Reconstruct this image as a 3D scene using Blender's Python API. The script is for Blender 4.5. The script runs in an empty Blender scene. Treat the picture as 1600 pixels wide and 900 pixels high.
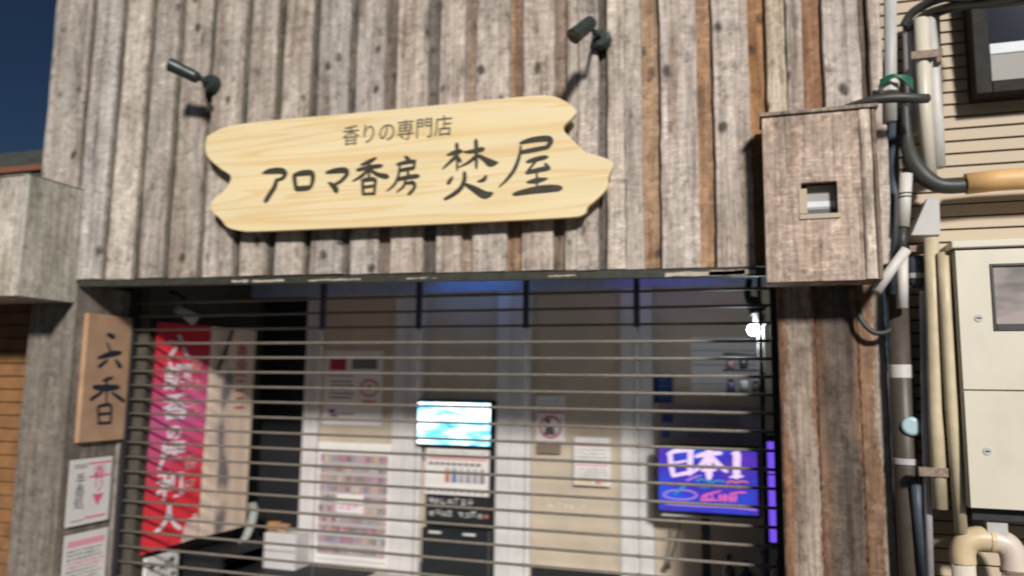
import bpy, math, random
from mathutils import Vector, Matrix

# ------------------------------------------------------------------ camera, sky, lamp, exposure
scene = bpy.context.scene
col = scene.collection
random.seed(7)
R = math.radians

def basis(yaw, pitch, roll):
    cy, sy, cp, sp = math.cos(yaw), math.sin(yaw), math.cos(pitch), math.sin(pitch)
    fwd = Vector((-sy * cp, cy * cp, sp)); r0 = Vector((cy, sy, 0)); u0 = r0.cross(fwd)
    cr, sr = math.cos(roll), math.sin(roll)
    return r0 * cr + u0 * sr, u0 * cr - r0 * sr, fwd

cam_data = bpy.data.cameras.new('camera')
cam = bpy.data.objects.new('camera', cam_data); col.objects.link(cam)
r_, u_, f_ = basis(R(17.4335), R(7.1935), R(0.7339))
cam.matrix_world = Matrix(((r_.x, u_.x, -f_.x, 0), (r_.y, u_.y, -f_.y, -4.0), (r_.z, u_.z, -f_.z, 1.6), (0, 0, 0, 1)))
cam_data.sensor_width = 36; cam_data.lens = 36 * 1193.5 / 1600
cam_data.dof.use_dof = True; cam_data.dof.focus_distance = 2.6; cam_data.dof.aperture_fstop = 1.35; cam_data.dof.aperture_ratio = 0.6
cam_data.clip_end = 2000; cam_data.clip_start = 0.05
scene.camera = cam

LIGHT = Vector((-0.44, 1.0, -0.545)).normalized()        # the way the street light travels
elev = math.asin(-LIGHT.z); azim = math.atan2(-LIGHT.x, -LIGHT.y)
world = bpy.data.worlds.new('World'); scene.world = world; world.use_nodes = True
wn = world.node_tree
sky = wn.nodes.new('ShaderNodeTexSky'); sky.sky_type = 'NISHITA'; sky.sun_disc = False
sky.sun_elevation = elev; sky.sun_rotation = azim; sky.ozone_density = 6; sky.dust_density = 0.2; sky.air_density = 0.8
wn.links.new(sky.outputs[0], wn.nodes['Background'].inputs[0])
wn.nodes['Background'].inputs[1].default_value = 0.0165

sun_data = bpy.data.lights.new('street_light', 'SUN'); sun_data.energy = 4.15; sun_data.angle = R(6.0)
sun_data.color = (1.0, 0.95, 0.89)
sun = bpy.data.objects.new('street_light', sun_data); col.objects.link(sun)
sun.rotation_euler = LIGHT.to_track_quat('-Z', 'Y').to_euler()

vs = scene.view_settings
vs.view_transform = 'Standard'; vs.look = 'None'; vs.exposure = 0; vs.gamma = 1; vs.use_curve_mapping = False
scene.cycles.max_bounces = 8; scene.cycles.use_denoising = True
scene.cycles.sample_clamp_indirect = 4

# ------------------------------------------------------------------ node helpers
class NT:
    def __init__(s, name):
        s.m = bpy.data.materials.new(name); s.m.use_nodes = True; s.t = s.m.node_tree
        s.b = s.t.nodes['Principled BSDF']; s.out = s.t.nodes['Material Output']
    def n(s, typ, **kw):
        o = s.t.nodes.new(typ)
        for k, v in kw.items(): setattr(o, k, v)
        return o
    def put(s, sock, v):
        if isinstance(v, bpy.types.NodeSocket): s.t.links.new(v, sock)
        elif isinstance(v, (tuple, list)) and len(v) == 3 and sock.type == 'RGBA': sock.default_value = (*v, 1)
        else: sock.default_value = v
    def coord(s, scale=(1, 1, 1), seed=None, src='Object'):
        tc = s.n('ShaderNodeTexCoord'); mp = s.n('ShaderNodeMapping')
        s.t.links.new(tc.outputs[src], mp.inputs[0]); mp.inputs['Scale'].default_value = scale
        if seed is not None:
            c = s.n('ShaderNodeCombineXYZ')
            for i in range(3): s.t.links.new(seed, c.inputs[i])
            s.t.links.new(c.outputs[0], mp.inputs['Location'])
        return mp.outputs[0]
    def noise(s, vec, scale=1, detail=4, rough=.55, dist=0):
        o = s.n('ShaderNodeTexNoise'); s.put(o.inputs['Vector'], vec)
        o.inputs['Scale'].default_value = scale; o.inputs['Detail'].default_value = detail
        o.inputs['Roughness'].default_value = rough; o.inputs['Distortion'].default_value = dist
        return o.outputs['Fac']
    def voro(s, vec, scale=1):
        o = s.n('ShaderNodeTexVoronoi'); s.put(o.inputs['Vector'], vec); o.inputs['Scale'].default_value = scale
        return o.outputs['Distance']
    def ramp(s, fac, stops):
        o = s.n('ShaderNodeValToRGB'); s.put(o.inputs[0], fac); e = o.color_ramp.elements
        while len(e) < len(stops): e.new(.5)
        for el, (p, c) in zip(e, stops):
            el.position = p; el.color = (c, c, c, 1) if isinstance(c, (int, float)) else (*c, 1)
        return o.outputs[0]
    def mix(s, fac, a, b, mode='MIX'):
        o = s.n('ShaderNodeMix', data_type='RGBA', blend_type=mode)
        s.put(o.inputs[0], fac); s.put(o.inputs[6], a); s.put(o.inputs[7], b)
        return o.outputs[2]
    def math(s, op, a, b=0.0):
        o = s.n('ShaderNodeMath', operation=op); s.put(o.inputs[0], a); s.put(o.inputs[1], b); return o.outputs[0]
    def attr(s):
        o = s.n('ShaderNodeAttribute', attribute_name='tone'); return o.outputs['Color'], o.outputs['Alpha']
    def bump(s, h, strength=.3, dist=.01):
        o = s.n('ShaderNodeBump'); s.put(o.inputs['Height'], h)
        o.inputs['Strength'].default_value = strength; o.inputs['Distance'].default_value = dist
        s.t.links.new(o.outputs[0], s.b.inputs['Normal'])
    def base(s, c, rough=.6, metal=0, spec=.5):
        s.put(s.b.inputs['Base Color'], c); s.put(s.b.inputs['Roughness'], rough)
        s.b.inputs['Metallic'].default_value = metal; s.b.inputs['Specular IOR Level'].default_value = spec
        return s.m

def plain(name, c, rough=.55, metal=0, var=.18, scale=14, spec=.5, grime=0.0):
    n = NT(name); f = n.noise(n.coord(), scale, 5, .6)
    k = n.ramp(f, [(.3, 1 - var), (.7, 1 + var * .4)])
    c2 = n.mix(1, c, k, 'MULTIPLY')
    if grime:
        g = n.noise(n.coord((3, 3, 1.2)), 3, 6, .7)
        c2 = n.mix(n.ramp(g, [(.5, 0.0), (.75, grime)]), c2, (.12, .09, .06))
    r = n.math('MULTIPLY_ADD', f, .25); n.t.nodes[-1].inputs[2].default_value = rough - .12
    n.bump(f, .12, .003)
    return n.base(c2, r, metal, spec)

def tone_mat(name, rough=.6):
    n = NT(name); c, a = n.attr(); return n.base(c, rough)

def glow(name, c, strength, var=None):
    n = NT(name)
    n.put(n.b.inputs['Base Color'], (0.02, 0.02, 0.02)); n.put(n.b.inputs['Emission Color'], c)
    n.b.inputs['Emission Strength'].default_value = strength; n.b.inputs['Roughness'].default_value = .25
    return n.m

def weathered(name, flecks=.55, stain=1.0, knots=True, bleach=.45):
    n = NT(name); c, a = n.attr(); seed = n.math('MULTIPLY', a, 37.0)
    grain = n.noise(n.coord((55, 55, 2.0), seed), 1, 5, .6, .4)
    fine = n.noise(n.coord((170, 170, 5), seed), 1, 3, .6)
    blot = n.noise(n.coord((7, 7, 2.4), seed), 1, 5, .62)
    k = n.ramp(grain, [(.28, .68), (.5, 1.0), (.75, 1.16)])
    o = n.mix(1, c, k, 'MULTIPLY')
    o = n.mix(.6, o, n.ramp(fine, [(.3, .78), (.7, 1.15)]), 'MULTIPLY')
    bl = n.ramp(blot, [(.30, .48), (.44, .90), (.66, 1.16)])
    st2 = n.noise(n.coord((24, 24, 1.1), seed), 1, 4, .6)
    o = n.mix(stain * .8, o, n.ramp(st2, [(.32, .55), (.46, 1.0), (.7, 1.08)]), 'MULTIPLY')
    mot = n.noise(n.coord((26, 26, 34), seed), 1, 3, .6)
    o = n.mix(.7, o, n.ramp(mot, [(.33, .72), (.5, 1.0), (.68, 1.14)]), 'MULTIPLY')
    o = n.mix(stain, o, bl, 'MULTIPLY')
    fl = n.noise(n.coord((13, 13, 85), seed), 1, 1, .5)
    fm = n.ramp(fl, [(.52, 0.0), (.74, flecks)])
    patch = n.ramp(n.noise(n.coord((3, 3, 1.6), seed), 1, 3), [(.42, 0.0), (.6, 1.0)])
    fm = n.math('MULTIPLY', fm, patch)
    o = n.mix(fm, o, n.mix(1, n.mix(1, o, (1.5, 1.5, 1.52), 'MULTIPLY'), (.05, .05, .05), 'ADD'))
    bp_ = n.noise(n.coord((15, 15, 13), seed), 1, 4, .65)
    o = n.mix(n.ramp(bp_, [(.52, 0.0), (.66, bleach)]), o, n.mix(1, n.mix(1, o, (1.5, 1.48, 1.45), 'MULTIPLY'), (.06, .055, .05), 'ADD'))
    dk = n.noise(n.coord((19, 19, 15), n.math('ADD', seed, 4.3)), 1, 4, .65)
    o = n.mix(n.math('MULTIPLY', n.ramp(dk, [(.54, 0.0), (.70, .75)]), stain), o, n.mix(1, o, (.42, .38, .35), 'MULTIPLY'))
    if knots:
        wob = n.noise(n.coord((18, 18, 18), seed), 1, 2)
        v = n.math('ADD', n.voro(n.coord((6.2, 6.2, 4.6), seed), 1), n.math('MULTIPLY', wob, .22))
        big = n.noise(n.coord((5, 5, 3.1), seed), 1, 1)
        kn = n.math('MULTIPLY', n.ramp(v, [(.20, 1.0), (.31, 0.0)]), n.ramp(big, [(.36, 0.0), (.48, .9)]))
        o = n.mix(kn, o, (.055, .043, .034))
    drip = n.noise(n.coord((11, 11, .8), seed), 1, 5, .65, .3)
    o = n.mix(n.math('MULTIPLY', n.ramp(drip, [(.50, 0.0), (.66, .72)]), stain), o, n.mix(1, o, (.46, .38, .31), 'MULTIPLY'))
    n.bump(n.math('ADD', grain, n.math('MULTIPLY', fine, .5)), .35, .006)
    return n.base(o, .78, 0, .25)

M = {}
M['siding'] = weathered('weathered_planks')
M['old_timber'] = weathered('old_grey_timber', .25, .8, False)
M['stained'] = weathered('stained_pillar_planks', .35, 1.0, False)
M['red_timber'] = weathered('brown_box_timber', .6, 1.0, False, .85)
n = NT('pine_board')
cv = n.coord((1, 1, 1))
warp = n.noise(n.coord((1.1, 1, 4.5)), 1, 3, .5)
zz = n.noise(n.coord((.28, .5, 7)), 1, 2, .45, .35)
ring = n.math('FRACT', n.math('MULTIPLY', zz, 8.0))
hair = n.noise(n.coord((1.2, 4, 150)), 1, 4, .65)
pc = n.ramp(ring, [(0.0, (.83, .70, .44)), (.5, (.83, .68, .40)), (.85, (.79, .58, .29)), (1.0, (.83, .70, .44))])
pc = n.mix(.55, pc, n.ramp(hair, [(.3, .86), (.7, 1.06)]), 'MULTIPLY')
pc = n.mix(.5, pc, n.ramp(warp, [(.3, .88), (.7, 1.05)]), 'MULTIPLY')
n.bump(hair, .08, .002); M['pine'] = n.base(pc, .5, 0, .35)
M['ink'] = plain('carved_olive_black', (.052, .046, .03), .5, var=.3)
M['small_ink'] = plain('small_grey_ink', (.10, .095, .075), .5, var=.3)
M['brush_ink'] = plain('brush_ink', (.016, .017, .035), .6, var=.2)
M['plaque'] = plain('tan_plaque_wood', (.50, .31, .19), .6, var=.25, scale=6)
M['paper'] = plain('white_paper', (.78, .76, .73), .7, var=.06)
M['print'] = tone_mat('printed_ink')
M['cloth'] = tone_mat('banner_cloth', .85)
M['black_metal'] = plain('black_metal', (.02, .022, .022), .4, .3)
M['spot_metal'] = plain('dark_green_spot_metal', (.035, .048, .045), .38, .2)
M['bar_metal'] = plain('grey_bar_metal', (.195, .17, .14), .55, 0, var=.3, scale=40, grime=.35)
M['olive'] = plain('dark_olive_board', (.075, .066, .05), .7, var=.3)
M['strap'] = plain('blue_grey_strap', (.06, .06, .085), .5)
M['dark_frame'] = plain('dark_frame', (.025, .024, .028), .45)
M['near_black'] = plain('near_black', (.009, .009, .012), .7)
M['white_post'] = plain('white_painted_post', (.68, .665, .66), .55, var=.1, scale=5, grime=.12)
M['beige_panel'] = plain('beige_panel', (.56, .475, .37), .7, var=.12, scale=4)
M['glow_tint_beam'] = plain('glow_tinted_beam', (.36, .42, .60), .3)  # blue of the reflected glow is put into the base colour
M['fascia'] = plain('peeling_dark_fascia', (.04, .042, .03), .6, var=.5, scale=20)
M['chip'] = plain('bare_wood_chip', (.55, .47, .38), .7, var=.3)
M['concrete'] = plain('floor_tile', (.58, .54, .48), .8, var=.3, scale=3)
M['asphalt'] = plain('asphalt', (.07, .07, .07), .9, var=.4, scale=30)
M['ceiling'] = plain('ceiling_board', (.60, .58, .58), .7)
M['cream'] = plain('cream_enamel', (.655, .615, .505), .4, var=.05, scale=3, grime=.1)
M['cream_pipe'] = plain('cream_pipe', (.62, .53, .36), .45, var=.15, grime=.35)
M['pvc_yellow'] = plain('aged_pvc', (.66, .52, .33), .4, var=.1, grime=.15)
M['pvc_pink'] = plain('pale_pvc', (.68, .58, .50), .4, var=.08)
M['brown_pipe'] = plain('brown_downpipe', (.085, .07, .055), .45, var=.2)
M['grey_plastic'] = plain('pale_grey_plastic', (.50, .50, .48), .5, var=.1, grime=.25)
M['white_plastic'] = plain('white_plastic', (.66, .64, .60), .5, var=.1, grime=.4)
M['lilac'] = plain('lilac_grey_conduit', (.50, .47, .49), .5, var=.2, grime=.3)
M['blue_grey'] = plain('blue_grey_rubber', (.06, .08, .105), .5, var=.3)
M['hose'] = plain('dark_grey_hose', (.05, .052, .048), .5)
M['orange'] = plain('orange_guard', (.72, .45, .19), .5, var=.1)
M['rust'] = plain('rusty_bracket', (.30, .22, .17), .7, var=.5, scale=60)
M['green_tie'] = plain('green_tie', (.02, .16, .10), .5)
M['lap'] = plain('beige_lap_siding', (.50, .41, .295), .6, var=.1, scale=4)
M['groove'] = plain('siding_groove', (.03, .025, .02), .8)
M['lap_orange'] = plain('orange_brown_lap_siding', (.25, .12, .045), .7, var=.35, scale=8)
M['roof_tile'] = plain('grey_roof', (.06, .065, .055), .8, var=.5, scale=9)
M['orange_trim'] = plain('orange_roof_edge', (.20, .075, .04), .7)
M['dark_brown'] = plain('dark_window_frame', (.014, .011, .009), .6, spec=.2)
M['blind'] = plain('grey_blind', (.36, .35, .33), .7, var=.06)
M['blind_top'] = plain('pale_blind_rail', (.62, .66, .70), .5, var=.04)
M['skin_wood'] = plain('orange_wood', (.50, .25, .08), .5)
M['brown_clay'] = plain('brown_glaze', (.16, .08, .05), .35)
M['ribbon'] = plain('pale_ribbon', (.40, .42, .38), .7)
n = NT('dark_glass'); M['glass'] = n.base((.02, .024, .035), .06, 0, .6)
n = NT('clear_glass'); n.b.inputs['Transmission Weight'].default_value = 1; n.b.inputs['IOR'].default_value = 1.45
M['clear'] = n.base((.9, .9, .9), .05)
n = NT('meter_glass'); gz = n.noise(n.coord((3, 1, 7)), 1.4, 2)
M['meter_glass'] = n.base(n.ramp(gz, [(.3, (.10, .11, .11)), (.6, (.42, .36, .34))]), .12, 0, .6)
M['bulb'] = glow('lit_bulb', (.86, .97, 1.0), 110)
M['added_blue'] = glow('added_blue_glow', (.08, .32, .95), 7.5)  # for the added strip that throws blue on the beam
M['added_violet'] = glow('added_violet_glow', (.16, .09, .95), 3.0)  # for the added strip that gives the violet cast
M['purple'] = glow('purple_light', (.20, .09, .90), 1.0)
M['neon_white'] = glow('neon_white', (.95, .72, 1.0), 1.0)
M['neon_lilac'] = glow('neon_lilac', (.52, .30, .95), .75)
M['neon_cyan'] = glow('neon_cyan', (.05, .42, .75), .7)
M['neon_pink'] = glow('neon_pink', (.95, .18, .55), .8)
M['neon_orange'] = glow('neon_orange', (.85, .25, .30), .75)
n = NT('lit_menu_screen')
sx = n.noise(n.coord((2.2, 1, 3.2)), 1.1, 2, .5)
n.put(n.b.inputs['Emission Color'], n.ramp(sx, [(.30, (.02, .11, .85)), (.5, (.055, .04, .52)), (.68, (.16, .04, .50))]))
n.b.inputs['Emission Strength'].default_value = .95; M['menu_screen'] = n.base((.01, .01, .02), .2)
n = NT('lit_video_screen')
sw = n.noise(n.coord((1.6, 1, 6.5)), 1.6, 5, .6, .9)
n.put(n.b.inputs['Emission Color'], n.ramp(sw, [(.30, (.02, .06, .24)), (.40, (.05, .42, .85)), (.50, (.45, .9, 1.0)), (.58, (1, 1, 1))]))
n.b.inputs['Emission Strength'].default_value = 3.2; M['video_screen'] = n.base((.01, .01, .02), .2)

# ------------------------------------------------------------------ mesh helpers
class MB:
    def __init__(s): s.v = []; s.f = []; s.c = []
    def face(s, pts, c=(1, 1, 1, 1)):
        i = len(s.v); s.v += [tuple(p) for p in pts]; s.f.append(tuple(range(i, i + len(pts)))); s.c.append(c if len(c) == 4 else (*c, 1))
    def idx(s, faces, base, c):
        for f in faces: s.f.append(tuple(base + k for k in f)); s.c.append(c if len(c) == 4 else (*c, 1))
    def box(s, x0, x1, y0, y1, z0, z1, c=(1, 1, 1, 1)):
        b = len(s.v)
        s.v += [(x0, y0, z0), (x1, y0, z0), (x1, y1, z0), (x0, y1, z0), (x0, y0, z1), (x1, y0, z1), (x1, y1, z1), (x0, y1, z1)]
        s.idx([(3, 2, 1, 0), (4, 5, 6, 7), (0, 1, 5, 4), (1, 2, 6, 5), (2, 3, 7, 6), (3, 0, 4, 7)], b, c); return s
    def tube(s, pts, r, k=14, cap=True, c=(1, 1, 1, 1)):
        P = [Vector(p) for p in pts]; rr = r if isinstance(r, (list, tuple)) else [r] * len(P)
        b = len(s.v); up = None
        for i, p in enumerate(P):
            t = (P[min(i + 1, len(P) - 1)] - P[max(i - 1, 0)]).normalized()
            if up is None: up = t.orthogonal().normalized()
            up = (up - t * up.dot(t)).normalized(); w = t.cross(up)
            for j in range(k):
                a = 2 * math.pi * j / k; s.v.append(tuple(p + (up * math.cos(a) + w * math.sin(a)) * rr[i]))
        for i in range(len(P) - 1):
            s.idx([(i * k + j, i * k + (j + 1) % k, (i + 1) * k + (j + 1) % k, (i + 1) * k + j) for j in range(k)], b, c)
        if cap:
            s.idx([tuple(reversed(range(k))), tuple(range((len(P) - 1) * k, len(P) * k))], b, c)
        return s
    def ball(s, p, r, k=16, sz=1.0, c=(1, 1, 1, 1)):
        b = len(s.v); m = k // 2
        for i in range(m + 1):
            t = math.pi * i / m
            for j in range(k):
                a = 2 * math.pi * j / k
                s.v.append((p[0] + r * math.sin(t) * math.cos(a), p[1] + r * math.sin(t) * math.sin(a), p[2] + r * sz * math.cos(t)))
        for i in range(m): s.idx([(i * k + j, (i + 1) * k + j, (i + 1) * k + (j + 1) % k, i * k + (j + 1) % k) for j in range(k)], b, c)
        return s
    def prism(s, poly, put, d0, d1, c=(1, 1, 1, 1)):
        # poly: 2-D outline; put(a, b, d) places it; d0 front, d1 back
        k = len(poly); b = len(s.v)
        s.v += [put(a, q, d0) for a, q in poly] + [put(a, q, d1) for a, q in poly]
        s.idx([tuple(range(k)), tuple(reversed(range(k, 2 * k)))] + [(i, k + i, k + (i + 1) % k, (i + 1) % k) for i in range(k)], b, c); return s
    def build(s, name, mat, parent=None, bevel=0, smooth=False, origin=None):
        root = parent
        while root is not None and root.parent is not None: root = root.parent
        if root is not None: o = root.location
        elif origin is not None: o = Vector(origin)
        else:
            xs = list(zip(*s.v)); o = Vector(((min(xs[0]) + max(xs[0])) / 2, (min(xs[1]) + max(xs[1])) / 2, min(xs[2])))
        me = bpy.data.meshes.new(name); me.from_pydata([(x - o.x, y - o.y, z - o.z) for x, y, z in s.v], [], s.f)
        at = me.color_attributes.new('tone', 'FLOAT_COLOR', 'CORNER')
        for p in me.polygons:
            for li in p.loop_indices: at.data[li].color = s.c[p.index]
        if smooth:
            for p in me.polygons: p.use_smooth = len(p.vertices) == 4
        me.materials.append(mat); me.update()
        ob = bpy.data.objects.new(name, me); col.objects.link(ob)
        if parent is not None: ob.parent = parent
        else: ob.location = o
        if bevel:
            md = ob.modifiers.new('bevel', 'BEVEL'); md.width = bevel; md.segments = 2; md.limit_method = 'ANGLE'; md.angle_limit = R(40)
        return ob

FRONT = lambda a, b, d: (a, d, b)          # a surface facing the street
SIDE = lambda a, b, d: (d, a, b)           # a surface facing right (a runs into the shop)

def thing(name, label, cat, loc, group=None):
    o = bpy.data.objects.new(name, None); col.objects.link(o); o.location = loc; o.empty_display_size = .1
    o['label'] = label; o['category'] = cat
    if group: o['group'] = group
    return o
def tag(o, label, cat, group=None, kind=None):
    o['label'] = label
    if cat: o['category'] = cat
    if group: o['group'] = group
    if kind: o['kind'] = kind
    return o

def smooth_line(pts, sub=5, closed=False):
    out = []; k = len(pts)
    for i in range(k if closed else k - 1):
        g = (lambda j: pts[j % k]) if closed else (lambda j: pts[max(0, min(k - 1, j))])
        p0, p1, p2, p3 = g(i - 1), g(i), g(i + 1), g(i + 2)
        for q in range(sub):
            t = q / sub
            out.append(tuple(.5 * (2 * b + (c - a) * t + (2 * a - 5 * b + 4 * c - d) * t * t + (3 * b - a - 3 * c + d) * t ** 3) for a, b, c, d in zip(p0, p1, p2, p3)))
    if not closed: out.append(tuple(pts[-1]))
    return out

def strokes(mb, lst, put, d, step, wmul=1.0, c=(1, 1, 1, 1), thick=.0015, sgn=-1):
    # brush strokes of varying width, each a hair above the one before
    for i, st in enumerate(lst):
        P = smooth_line(st, 5); L = []; Rr = []; dd = d + sgn * step * (i % 12)
        for j, (a, b, w) in enumerate(P):
            a0, b0, _ = P[max(0, j - 1)]; a1, b1, _ = P[min(len(P) - 1, j + 1)]
            tx, tz = a1 - a0, b1 - b0; l = math.hypot(tx, tz) or 1; nx, nz = -tz / l, tx / l
            h = max(w, .001) * wmul / 2
            if j in (0, len(P) - 1): h *= .75
            L.append((a + nx * h, b + nz * h)); Rr.append((a - nx * h, b - nz * h))
        for j in range(len(P) - 1):
            quad = [L[j], Rr[j], Rr[j + 1], L[j + 1]]
            pts = [put(a, b, dd) for a, b in quad]
            mb.face(pts, c)
        for (a, b, w), e in ((P[0], 0), (P[-1], -1)):
            h = max(w, .001) * wmul * .37; k = 8
            mb.face([put(a + h * math.cos(2 * math.pi * q / k), b + h * math.sin(2 * math.pi * q / k), dd - sgn * step * .4) for q in range(k)], c)
    return mb

def glyph_rows(mb, put, d, a0, a1, b, size, rnd, c=(0, 0, 0, 1), w=.12, step=.0002):
    # a row of small writing too small to read: little clusters of strokes
    a = a0; i = 0
    while a < a1 - size * .5:
        for q in range(rnd.choice((3, 4, 4, 5))):
            dd = d - step * q
            if rnd.random() < .6:
                y = b + size * rnd.uniform(.08, .92); x0 = a + size * rnd.uniform(.02, .25); x1 = a + size * rnd.uniform(.6, .9); t = size * w
                mb.face([put(x0, y, dd), put(x1, y + t * .3, dd), put(x1, y + t * 1.3, dd), put(x0, y + t, dd)], c)
            else:
                x = a + size * rnd.uniform(.1, .8); y0 = b + size * rnd.uniform(0, .3); y1 = b + size * rnd.uniform(.6, 1); t = size * w; k = size * rnd.uniform(-.15, .15)
                mb.face([put(x, y0, dd), put(x + t, y0, dd), put(x + t + k, y1, dd), put(x + k, y1, dd)], c)
        a += size * rnd.choice((1.0, 1.0, 1.05, 1.6)); i += 1
    return mb

def lettering(name, body, size, put, a, b, d, mat, parent, bold=0.0, sx=1.0, slope=0.0, align='CENTER'):
    cu = bpy.data.curves.new(name, 'FONT'); cu.body = body; cu.size = size; cu.offset = bold; cu.align_x = align; cu.align_y = 'CENTER'
    cu.resolution_u = 3; cu.space_line = .92
    tmp = bpy.data.objects.new('tmp', cu); col.objects.link(tmp); bpy.context.view_layer.update()
    me = bpy.data.meshes.new_from_object(tmp.evaluated_get(bpy.context.evaluated_depsgraph_get()))
    mb = MB()
    for p in me.polygons:
        mb.face([put(a + me.vertices[i].co.x * sx, b + me.vertices[i].co.y + slope * me.vertices[i].co.x, d) for i in p.vertices])
    bpy.data.objects.remove(tmp); bpy.data.curves.remove(cu); bpy.data.meshes.remove(me)
    return mb.build(name, mat, parent)

def flat(mb, put, d, a0, a1, b0, b1, c): mb.face([put(a0, b0, d), put(a1, b0, d), put(a1, b1, d), put(a0, b1, d)], c)

def sheet(name, label, cat, put, d, t, a0, a1, b0, b1, mat, group=None, bevel=0):
    # a sheet of paper or thin board as a thing with a 'paper' part; returns the thing
    c = put((a0 + a1) / 2, b0, d); th = thing(name, label, cat, c, group)
    MB().prism([(a0, b0), (a1, b0), (a1, b1), (a0, b1)], put, d, d + t).build('sheet', mat, th, bevel)
    return th

# ------------------------------------------------------------------ ground
g = MB(); g.box(-300, 300, -300, 300, -.5, 0)
tag(g.build('street_ground', M['asphalt'], None, origin=(0, 0, 0)), 'dark asphalt street in front of the shop', None, kind='structure')

# ------------------------------------------------------------------ the shop building
shop = thing('shop_building', 'wooden shop front of weathered grey vertical planks over a shuttered opening', 'shop', (-2, .5, 0))
eave = lambda x: 2.207 + .0134 * (-x)
REC = [(-4.39, .05, (0.108, 0.085, 0.062)), (-4.12, .055, (0.098, 0.085, 0.057)), (-3.865, .055, (0.084, 0.075, 0.052)), (-3.62, .055, (0.109, 0.099, 0.072)), (-3.355, .045, (0.138, 0.120, 0.097)),
       (-3.08, .05, (0.119, 0.105, 0.082)), (-2.83, .06, (0.099, 0.088, 0.062)), (-2.575, .06, (0.119, 0.105, 0.086)), (-2.305, .055, (0.129, 0.115, 0.096)), (-2.05, .085, (0.187, 0.145, 0.118)),
       (-1.765, .085, (0.129, 0.115, 0.101)), (-1.53, .07, (0.255, 0.191, 0.149)), (-1.25, .085, (0.302, 0.191, 0.122)), (-.99, .07, (0.265, 0.201, 0.159)), (-.75, .05, (0.129, 0.110, 0.101)),
       (-.485, .095, (0.389, 0.256, 0.159)), (-.2, .085, (0.349, 0.211, 0.124)), (.07, .085, (0.329, 0.177, 0.085)), (.335, .095, (0.281, 0.152, 0.087)), (.575, .04, (0.167, 0.130, 0.103))]
ZT = 5.2
rnd = random.Random(3)
def plank(mb, x0, x1, yf, yb, z0, z1, tone, jit=.0035):
    seed = rnd.random(); c = (*tone, seed); N = max(2, int((z1 - z0) / .11)); rows = []
    ph = rnd.uniform(0, 6); tw = rnd.uniform(-.003, .003)
    for i in range(N + 1):
        z = z0 + (z1 - z0) * i / N; j0 = rnd.uniform(-jit, jit) + .003 * math.sin(ph + z * 2.3); j1 = rnd.uniform(-jit, jit) + .003 * math.sin(ph + 2 + z * 1.9)
        b = .005 + rnd.uniform(0, .003); y = yf + rnd.uniform(-.0015, .0015)
        rows.append([(x0 + j0, yb, z), (x0 + j0, y + b, z), (x0 + j0 + b, y + tw, z), (x1 + j1 - b, y - tw, z), (x1 + j1, y + b, z), (x1 + j1, yb, z)])
    base = len(mb.v)
    for r in rows: mb.v += r
    for i in range(N): mb.idx([(i * 6 + k, i * 6 + k + 1, i * 6 + 6 + k + 1, i * 6 + 6 + k) for k in range(5)], base, c)
    mb.idx([(5, 4, 3, 2, 1, 0)], base, c); mb.idx([(0, 1, 2, 3, 4, 5)], base + N * 6, c)
planks, backs = MB(), MB()
edges = [(-4.735, None)] + [(x, w) for x, w, _ in REC] + [(.66, None)]
for i in range(len(edges) - 1):
    x0 = edges[i][0] + (edges[i][1] or 0) / 2; x1 = edges[i + 1][0] - (edges[i + 1][1] or 0) / 2
    t = (x0 + 4.7) / 5.3; v = rnd.uniform(.82, 1.14); wm = rnd.uniform(-.015, .015)
    base = (.44 + .035 * t + wm, .398 + .012 * t, .355 + .008 * t - wm)
    cream = {15: (.5, (.56, .49, .41)), 14: (.36, (.51, .45, .385)), 18: (.55, (.57, .485, .385))}.get(i)
    if cream:
        xm = x0 + (x1 - x0) * cream[0]
        plank(planks, x0, xm - .002, rnd.uniform(-.002, .002), .036, eave(x0), ZT, cream[1]); x0 = xm + .002
    plank(planks, x0, x1, rnd.uniform(-.004, .002), .036, eave(x0) + rnd.uniform(-.004, .004), ZT, [q * v for q in base])
for x, w, tone in REC:
    plank(backs, x - w / 2 - .03, x + w / 2 + .03, .0365, .056, eave(x) + .006, ZT, tone, .001)
planks.build('plank_siding', M['siding'], shop)
tag(backs.build('recessed_planks', M['siding'], shop), 'darker and orange brown planks set back between the grey ones', None)
core = MB(); core.box(-4.74, .66, .06, .2, 2.225, 5.3); core.box(-4.74, -4.60, .2, 6, 2.4, 5.3); core.box(.52, .66, .2, 6, 2.5, 5.3); core.box(-4.6, .52, 5.86, 6, 0, 5.3); core.box(-4.6, .52, .2, 5.86, 5.15, 5.3)
core.build('wall', M['near_black'], shop)
fa = MB()
for i in range(12):
    xa = -4.33 + i * (4.43 / 12); xb = xa + 4.43 / 12
    za, zb = eave(xa), eave(xb)
    b = len(fa.v); fa.v += [(xa, .008, za - .047), (xb, .008, zb - .047), (xb, .05, zb - .047), (xa, .05, za - .047), (xa, .008, za - .004), (xb, .008, zb - .004), (xb, .05, zb - .004), (xa, .05, za - .004)]
    fa.idx([(3, 2, 1, 0), (4, 5, 6, 7), (0, 1, 5, 4), (2, 3, 7, 6)], b, (1, 1, 1, 1))
lint = fa.build('lintel', M['fascia'], shop)
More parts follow.
